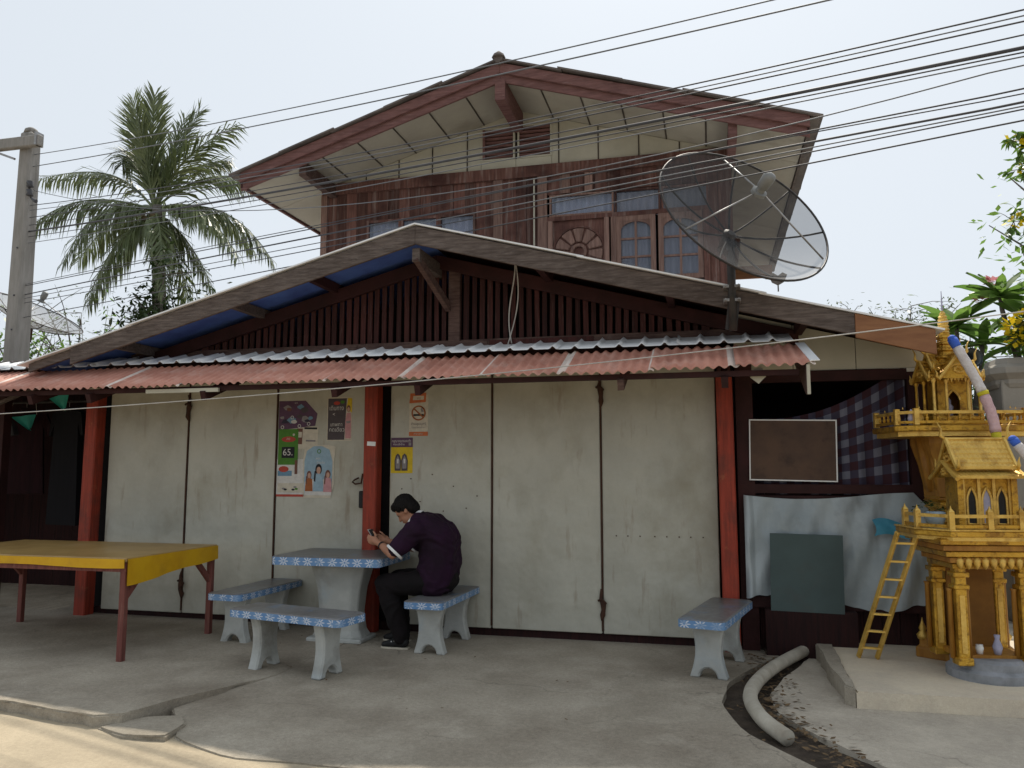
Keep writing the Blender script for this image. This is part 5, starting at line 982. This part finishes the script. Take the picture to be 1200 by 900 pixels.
for x in (-.10, 0.0, .10):
    b = MB(); b.prism([(cx0 + x + a, c) for a, c in lancet(.058, .24)], lambda a, c, q: (a, q, Z1 + .03 + c), -.1035, -.1005); b.build('lancet_window', 'black' if x else 'lavender', sw)
    b = MB(); pt = lancet(.064, .25); b.tube([(cx0 + x + a, -.108, Z1 + .025 + c) for a, c in pt + [pt[0]]], .008, 6); b.build('window_trim', 'gold_pale', sw)
for x in (-.155, -.05, .05, .155): MB().bx(cx0 + x - .010, cx0 + x + .010, -.112, -.101, Z1, Z1 + .34).build('pilaster', 'gold_pale', sw)
for x in (-.18, .18): b = MB(); b.bx(cx0 + x - .02, cx0 + x + .02, -.125, -.085, Z1, Z1 + .36); b.build('corner_pillar', 'gold', S)
gable_roof(S, (cx0, .01), .20, .46, Z1 + .345, .10, 'x', 'gold_pale', 2, False); gable_roof(S, (cx0, .01), .15, .40, Z1 + .41, .20, 'x', 'gold_pale', 6)
# ladder
lad = thing('toy_ladder', 'small golden ladder leaning on the low shrine platform', 'ladder', (4.10, -.52, .10))
top = Vector((.33, -.40, .93)) ; top = Vector((4.46, -1.02, 1.07)) - Vector((4.10, -.52, .10)); sd = Vector((.062, -.012, 0))
top = Vector((4.33, -.935, 1.06)) - Vector((4.10, -.52, .10))
for s in (-1, 1): MB().bar(sd * s + Vector((0, 0, 0)), top + sd * s, .022, .034).build('rail', 'gold_pale', lad, bevel=.003)
for k in range(7): q = top * ((k + .6) / 7.2); MB().bar(q - sd, q + sd, .035, .014).build('rung', 'gold_pale', lad)
# garland poles
def garland(label, pts, r, tipm='ribbon_blue'):
    t = thing('garland_pole', label, 'garland', pts[0]); o = Vector(pts[0]); P = [Vector(p) - o for p in bez(*pts, 30)]
    def seg(a, c, m, name, k=1.): b = MB(); b.tube(P[a:c + 1], [r * k * (1 + .06 * math.sin(i * 2.4)) for i in range(a, c + 1)], 10); b.build(name, m, t, smooth=True)
    seg(0, 5, 'ribbon_yellow', 'ribbon', .92); seg(5, 15, 'garland_pink', 'wrap', 1.); seg(15, 16, 'ribbon_yellow', 'band', 1.08); seg(16, 28, 'garland', 'wrap', .96); seg(28, 30, 'ribbon_blue', 'tip', .95); b = MB(); b.lathe([(r * .93, -.01), (r * .8, r * .5), (r * .3, r * .9)], P[-1], 10); b.build('tip', 'ribbon_blue', t, smooth=True); return t
garland('white and pink flower garland pole with blue tip leaning on the tall shrine', ((5.00, -.70, 1.62), (5.03, -.68, 1.92), (4.92, -.62, 2.15), (4.79, -.56, 2.475)), .036)
garland('white flower garland pole with blue tip leaning on the low shrine roof', ((5.27, -1.16, 1.22), (5.19, -1.13, 1.38), (5.09, -1.10, 1.53), (4.985, -1.07, 1.70)), .032)
b = MB(); b.lathe([(.05, 0), (.065, .05), (.068, .10), (.055, .105)], (0, 0, 0), 14); fp = b.build('flower_pot', 'gutter', smooth=True, loc=(4.53, -.86, 1.10)); tag(fp, 'blue flower pot with a wilted plant on the low shrine balcony', 'flower pot')
b = MB()
for k in range(40): a = rn(0, 6.3); q = Vector((math.cos(a) * rn(.0, .13) - .03, math.sin(a) * rn(0, .08), rn(.10, .18))); d = Vector((rn(-1, 1), rn(-1, 1), rn(-.5, .5))) * .022; e = Vector((rn(-1, 1), rn(-1, 1), rn(-.5, .5))) * .014; b.add([q - d, q + e, q + d, q - e], [(0, 1, 2, 3)])
b.build('foliage', 'leafdark', fp)
# altar offerings
for x, m, lb in ((-.06, 'white', 'small white cup standing in the open altar of the low shrine'), (.05, 'lavender', 'small pale vase standing in the open altar of the low shrine')):
    b = MB(); b.lathe([(.018, 0), (.026, .04), (.020, .055), (.024, .06)] if x < 0 else [(.02, 0), (.032, .05), (.014, .10), (.02, .13)], (0, 0, 0), 10); tag(b.build('offering_cup', m, smooth=True, loc=(4.80 + x, -.94, .255)), lb, 'cup')

# ------------------------------------------------------------------ gate pillar and gate
t = thing('gate_pillar', 'plastered gate pillar with a moulded cap behind the golden shrines', 'pillar', (6.10, 2.05, -.1))
MB().bx(-.24, .24, -.24, .24, 0, 2.50).build('shaft', 'plaster', t, bevel=.01)
b = MB(); b.lathe([(.25, 2.42), (.27, 2.46), (.27, 2.50), (.33, 2.56), (.33, 2.62), (.27, 2.66), (.25, 2.72)], (0, 0, 0), 16, True); b.build('cap', 'plaster', t)
t = thing('iron_gate', 'dark brown iron gate hung on the plastered pillar', 'gate', (6.40, 1.95, -.05))
for k in range(8): MB().tube([(k * .13, -k * .05, .05), (k * .13, -k * .05, 2.2 + .25 * math.sin(k * .4))], .014, 6).build('bar', 'iron', t)
for z in (.15, 1.1, 2.15): MB().bar((0, 0, z), (.95, -.37, z + (.2 if z > 2 else 0)), .03, .04).build('rail', 'iron', t)
b = MB(); b.tube(bez((.0, -.02, 1.9), (-.12, -.02, 2.0), (-.10, 0, 2.3), (.1, -.05, 2.35), 12), .016, 6); b.build('scroll', 'iron', t)
t = MB().bx(6.36, 14, 2.3, 2.45, -.1, 1.5).build('boundary_wall', 'plaster'); tag(t, 'low plastered boundary wall beyond the iron gate', 'wall')

# ------------------------------------------------------------------ vegetation
def leafquad(b, c, d, n, L, w, fold=.0):
    c = Vector(c); d = Vector(d).normalized(); s = d.cross(Vector(n)).normalized(); b.add([c, c + d * L * .5 + s * w / 2, c + d * L, c + d * L * .5 - s * w / 2], [(0, 1, 2, 3)])
# coconut palm
PC = Vector((-13.1, 12.86, 9.30))
pt = thing('coconut_palm', 'tall coconut palm with drooping fronds rising behind the house', 'palm tree', (PC.x + .4, PC.y, -.1))
O = Vector(pt.location)
b = MB(); tp = bez((0, 0, 0), (.1, 0, 3.5), (-.05, 0, 6.5), PC - O + Vector((.12, 0, .1)), 30); b.tube(tp, [.26 - .10 * i / 30 + .012 * (i % 2) for i in range(31)], 12); b.build('trunk', 'bark', pt, smooth=True)
cr = Vector((math.cos(R(14)), math.sin(R(14)), 0)); cf = Vector((-math.sin(R(14)), math.cos(R(14)), 0))
K = 24.2 / 930
def frond(tip, bulge, dep, m='palmleaf', nl=74, ll=.84):
    """tip / bulge: offsets (right, up) in metres across the crown, dep: depth towards the back"""
    p0 = PC - O; P3 = p0 + cr * tip[0] + cf * dep + Vector((0, 0, tip[1])); P1 = p0 + cr * bulge[0] * .55 + cf * dep * .3 + Vector((0, 0, bulge[1] * .75)); P2 = p0 + cr * bulge[0] + cf * dep * .75 + Vector((0, 0, bulge[1]))
    pts = bez(p0, P1, P2, P3, 28); b = MB(); b.tube(pts, [.045 - .04 * i / 28 for i in range(29)], 5)
    for i in range(nl):
        t = .10 + .90 * i / nl; k = min(27, int(t * 28)); c = pts[k].lerp(pts[k + 1], t * 28 - k); ax = (pts[k + 1] - pts[k]).normalized(); sd = ax.cross(Vector((0, 0, 1)));
        if sd.length < .05: sd = cr.copy()
        sd.normalize(); L = ll * (.35 + .95 * math.sin(math.pi * min(1, .12 + t * .83)) ** .8)
        for s in (-1, 1):
            for rep in (0,):
                upn = max(0., ax.z); sd2 = (sd + ax.cross(sd) * rn(-.7, .7)).normalized(); d = (sd2 * s * rn(.45, .8) + ax * (rn(.5, .8) + .5 * upn) + Vector((0, 0, -rn(.25, .8) * (1 - .85 * upn)))).normalized(); mid = c + d * L * .55; end = c + (d + Vector((0, 0, -.5 * (1 - .7 * upn)))).normalized() * L * rn(.8, 1.15); w = rn(.04, .06); nn = d.cross(ax).normalized(); wv_ = d.cross(nn).normalized() * w / 2
                b.add([c - wv_ * .5, c + wv_ * .5, mid + wv_, mid - wv_, end], [(0, 1, 2, 3), (3, 2, 4)])
    b.build('frond', m, pt)
def px(u, v): return ((u - 175) * K * 1.06, (235 - v) * K * (.95 if v < 235 else 1.0))
for u, v, bu, bv, dep, m in ((136, 96, 152, 158, .6, 'palmleaf'), (176, 96, 172, 150, -.4, 'palmleaf'), (214, 102, 190, 158, .4, 'palmleaf'), (188, 100, 182, 150, 1.0, 'palmleaf'), (160, 112, 165, 160, -.8, 'palmleaf'), (118, 162, 130, 140, 1.0, 'palmleaf'), (268, 138, 215, 168, -.6, 'palmleaf'), (232, 150, 205, 160, 1.4, 'palmleaf'),
                        (290, 192, 235, 178, .5, 'palmleaf'), (38, 190, 110, 172, .4, 'palmleaf'), (47, 282, 90, 218, -.9, 'palmleaf'), (70, 285, 105, 235, 1.2, 'palmleaf'), (305, 296, 262, 222, .2, 'palmleaf'), (285, 305, 240, 232, -1.2, 'palmleaf'), (95, 345, 130, 268, .6, 'palmleaf'), (135, 355, 150, 275, -1.4, 'palmleaf'), (242, 350, 212, 262, .8, 'palmleaf'), (215, 345, 200, 262, -1.5, 'palmleaf'),
                        (205, 368, 196, 280, 1.2, 'palmleaf'), (260, 262, 225, 205, 2.2, 'palmleaf'), (95, 250, 125, 205, 2.4, 'palmleaf'), (120, 320, 135, 240, -2.0, 'palmleaf')):
    frond(px(u, v), px(bu, bv), dep, m)
for k in range(7):
    a = k * .9; b = MB(); b.lathe([(.02, -.13), (.10, -.06), (.12, .02), (.07, .10), (.02, .13)], (0, 0, 0), 8); b.build('coconut', 'palmdry', pt, smooth=True, loc=PC - O + Vector((.26 * math.cos(a) - .05, .26 * math.sin(a), -.28 - .05 * (k % 3))))
def tree(name, label, cat, base, top, crown, n, leaf, m, trunk_r=.06, nb=9, seed=1, flower=None, gap=.0, twigm='twig', group=None, flat=1.):
    """branched tree: limbs fan out from the top of the trunk into the crown ellipsoid, leaves cluster round twig ends"""
    rs = random.Random(seed); t = thing(name, label, cat, base, 0, group); B = Vector(base); tp = Vector(top) - B; c0 = Vector(crown[0]) - B; cr_ = Vector(crown[1])
    b = MB(); b.tube(bez((0, 0, 0), tp * .3 + Vector((.1, 0, 0)), tp * .7, tp, 10), [trunk_r * (1 - .05 * i) for i in range(11)], 8); ends = []
    for k in range(nb):
        q = c0 + Vector((rs.gauss(0, .55) * cr_.x, rs.gauss(0, .55) * cr_.y, rs.gauss(.05, .5) * cr_.z)); pth = bez(tp, tp.lerp(q, .35) + Vector((0, 0, .1)), tp.lerp(q, .7) + Vector((rs.uniform(-.1, .1), rs.uniform(-.1, .1), .15)), q, 8); b.tube(pth, [trunk_r * .55 * (1 - .1 * i) for i in range(9)], 5)
        for j in range(5):
            o = pth[rs.randint(4, 8)]; e = o + Vector((rs.gauss(0, .3) * cr_.x, rs.gauss(0, .3) * cr_.y, rs.gauss(.05, .3) * cr_.z)); b.tube([o, o.lerp(e, .5) + Vector((0, 0, .04)), e], [trunk_r * .2, trunk_r * .14, trunk_r * .07], 4); ends.append((o, e))
    b.build('trunk', twigm, t); b = MB(); fl = MB()
    for i in range(n):
        o, e = rs.choice(ends); s = rs.uniform(.25, 1.1); c = o.lerp(e, s) + Vector((rs.gauss(0, 1), rs.gauss(0, 1), rs.gauss(0, 1))) * leaf * 1.1; d = Vector((rs.uniform(-1, 1), rs.uniform(-1, 1), rs.uniform(-.9, .5))); nn = Vector((rs.uniform(-.7, .7), rs.uniform(-.7, .7), 1)); L = leaf * rs.uniform(.6, 1.25); leafquad(b, c, d, nn, L, L * .38 * flat)
    b.build('crown', m, t)
    return t, ends
tree('leafy_tree', 'dark broadleaf tree standing behind the palm trunk', 'tree', (-12.0, 12.0, -.1), (-12.0, 12.0, 4.4), ((-12.1, 12.0, 5.6), (1.2, 1.0, 1.2)), 2600, .22, 'leafdark', .12, 12, 3)
tree('leafy_tree', 'low dark shrub at the left foot of the palm', 'shrub', (-14.2, 12.5, -.1), (-14.2, 12.5, 3.6), ((-14.2, 12.5, 4.6), (1.0, .8, .8)), 1200, .24, 'leafdark', .1, 9, 8)
tree('sparse_tree', 'thin nearly bare tree behind the left satellite dish', 'tree', (-16.2, 13.5, -.1), (-16.2, 13.5, 4.2), ((-15.9, 13.4, 6.0), (1.5, 1.0, 1.5)), 420, .14, 'leafpale', .07, 12, 5)
tree('leafy_tree', 'green bush showing between the utility pole and the left dish', 'shrub', (-9.6, 5.2, -.1), (-9.6, 5.2, 2.8), ((-9.6, 5.2, 3.75), (.7, .6, .75)), 900, .13, 'leafbright', .05, 8, 6)
tree('sparse_tree', 'feathery sparse tree rising behind the right end of the roof', 'tree', (6.4, 8.2, -.1), (6.35, 8.1, 3.2), ((6.15, 7.9, 4.35), (1.15, .7, .42)), 900, .085, 'leafpale', .035, 12, 12)
tree('leafy_tree', 'green hedge bush filling the gap behind the gate pillar', 'shrub', (6.0, 3.6, -.1), (6.0, 3.5, 1.4), ((5.9, 3.3, 2.3), (.75, .5, .8)), 2200, .12, 'leafbright', .05, 12, 15)
# banana-like fronds left of the palm foot
bt = thing('fan_palm', 'low palm clump with arching leaves over the far left roof edge', 'palm tree', (-12.9, 11.0, -.1))
for k in range(9):
    a = R(20 + 140 * k / 8); d = cr * math.cos(a) + Vector((0, 0, 1)) * math.sin(a); p0 = Vector((0, 0, 3.6)); pts = bez(p0, p0 + d * .8, p0 + d * 1.3 + Vector((0, 0, -.05)), p0 + d * 1.7 + Vector((0, 0, -.55)), 12); b = MB(); b.tube(pts, .02, 4)
    for i in range(2, 13):
        for s in (-1, 1):
            dd = (pts[min(12, i)] - pts[i - 1]).normalized() * .8 + cf * s * .5 + Vector((0, 0, -.5)); leafquad(b, pts[i], dd, cf, .5, .07)
            leafquad(b, pts[i], dd + cr * s * .6, cf, .45, .07)
    b.build('frond', 'palmleaf', bt)
b = MB(); b.tube([(0, 0, 0), (0, 0, 3.65)], .12, 8); b.build('trunk', 'bark', bt)
# plumeria: big leaves in rosettes, each leaf an object
lm = MB(); lm.grid(lambda u, v: (u, (v - .5) * .30 * math.sin(math.pi * min(1, .06 + u * .94)) ** .7, -.22 * u * u + .10 * abs(v - .5)), 6, 2); leafme = lm.mesh('leaf', 'leafbright', True)
def rosettes(label, base, heads, seed, flowers=()):
    rs = random.Random(seed); t = thing('plumeria', label, 'tree', base); B = Vector(base); b = MB()
    root = Vector((0, 0, 0)); fork = Vector((0, 0, (heads[0][0][2] - base[2]) * .55)); b.tube([root, fork], [.09, .06], 8)
    for h_, n, L in heads: q = Vector(h_) - B; b.tube(bez(fork, fork.lerp(q, .3) + Vector((0, 0, .15)), q - Vector((0, 0, .3)), q, 8), [.045 - .003 * i for i in range(9)], 6)
    b.build('trunk', 'bark', t, smooth=True)
    for h_, n, L in heads:
        for k in range(n):
            a = k * 2.4 + rs.uniform(-.3, .3); el = R(rs.uniform(-12, 62)); o = put('leaf', leafme, t, Vector(h_) - B); s = L * rs.uniform(.75, 1.15); o.scale = (s, s, s); o.rotation_euler = (rs.uniform(-.5, .5), -el, a)
    for f in flowers:
        b = MB()
        for k in range(22): a = rs.uniform(0, 6.3); d = Vector((math.cos(a), math.sin(a), rs.uniform(-.2, 1))); leafquad(b, Vector(f) - B + d * .03, d, (0, 0, 1), .09, .06)
        b.build('flower', 'flower_pink', t)
rosettes('plumeria with long glossy leaves behind the tall golden shrine', (5.85, 2.9, -.1), (((5.74, 2.73, 3.10), 26, .44), ((5.98, 2.7, 2.88), 20, .40), ((5.45, 2.95, 2.92), 12, .36)), 2, ((5.98, 2.6, 3.36),))
rosettes('plumeria with pink blossom growing above the gate pillar', (6.55, 2.75, -.1), (((6.08, 2.35, 3.34), 22, .42), ((6.3, 2.3, 3.1), 18, .42), ((6.2, 2.3, 2.8), 16, .36)), 4, ((6.02, 2.30, 3.50),))
# yellow elder reaching in from the right
et, ends = tree('flowering_tree', 'yellow elder tree with yellow blossom leaning over the gate', 'tree', (7.6, 2.4, -.1), (7.4, 2.2, 2.6), ((7.15, 1.9, 3.75), (.85, .7, 1.15)), 2600, .12, 'leafbright', .07, 16, 21)
fl = MB(); rs = random.Random(4)
cl = [(5.98, 1.78, 2.93), (6.10, 1.75, 3.0), (6.02, 1.78, 2.80), (6.12, 1.78, 2.86), (6.22, 1.8, 2.72), (6.05, 1.62, 4.80), (6.18, 1.6, 4.72), (6.02, 1.66, 3.98), (6.12, 1.6, 3.92), (6.3, 1.7, 3.2), (6.6, 1.8, 4.3), (6.14, 1.6, 4.5)]
twg = MB(); lv = MB()
for c in cl:
    c = Vector(c) - Vector((7.6, 2.4, -.1))
    for k in range(26 if c.z < 3.2 else 9): d = Vector((rs.uniform(-1, 1), rs.uniform(-1, 1), rs.uniform(-.6, 1))); leafquad(fl, c + d * .055, d, (rs.uniform(-1, 1), rs.uniform(-1, 1), 1), .065, .06)
    o = Vector((-.35, -.4, c.z - .25)); br = bez(o, o.lerp(c, .4) + Vector((0, 0, .12)), o.lerp(c, .8) + Vector((0, 0, .1)), c, 8); twg.tube(br, [.012 - .001 * i for i in range(9)], 5)
    for k in range(20):
        q0 = br[rs.randint(2, 8)]; d = Vector((rs.uniform(-1, .6), rs.uniform(-1, 1), rs.uniform(-.8, .9))).normalized() * rs.uniform(.10, .24); twg.tube([q0, q0 + d * .6 + Vector((0, 0, .01)), q0 + d], [.005, .004, .002], 4)
        for i in range(9):
            q = q0 + d * (.25 + .85 * i / 8); dd = d.normalized() * .5 + Vector((rs.uniform(-1, 1), rs.uniform(-1, 1), rs.uniform(-1.2, .2))); leafquad(lv, q, dd, (rs.uniform(-.6, .6), rs.uniform(-.6, .6), 1), rs.uniform(.08, .14), rs.uniform(.04, .055))
fl.build('blossom', 'flower_yellow', et); twg.build('twig', 'twig', et); lv.build('leaves', 'leafbright', et)
# far house behind the pole
t = thing('far_house', 'low house with a grey sheet roof far behind the utility pole', 'house', (-13.5, 9.5, -.1))
MB().bx(-3, 2.2, -1.5, 2.5, 0, 3.0).build('wall', 'farwall', t)
for s in (0, 1):
    b = MB(); b.add([(-3.4, -2.2, 2.75), (2.5, -2.2, 2.75), (2.5, .5, 3.75), (-3.4, .5, 3.75)] if s == 0 else [(-3.4, 3.2, 2.75), (-3.4, .5, 3.75), (2.5, .5, 3.75), (2.5, 3.2, 2.75)], [(0, 1, 2, 3)]); b.build('roof', 'farroof', t)
MB().bx(-1.0, -.1, -1.53, -1.49, .1, 2.1).build('door', 'maroon', t)
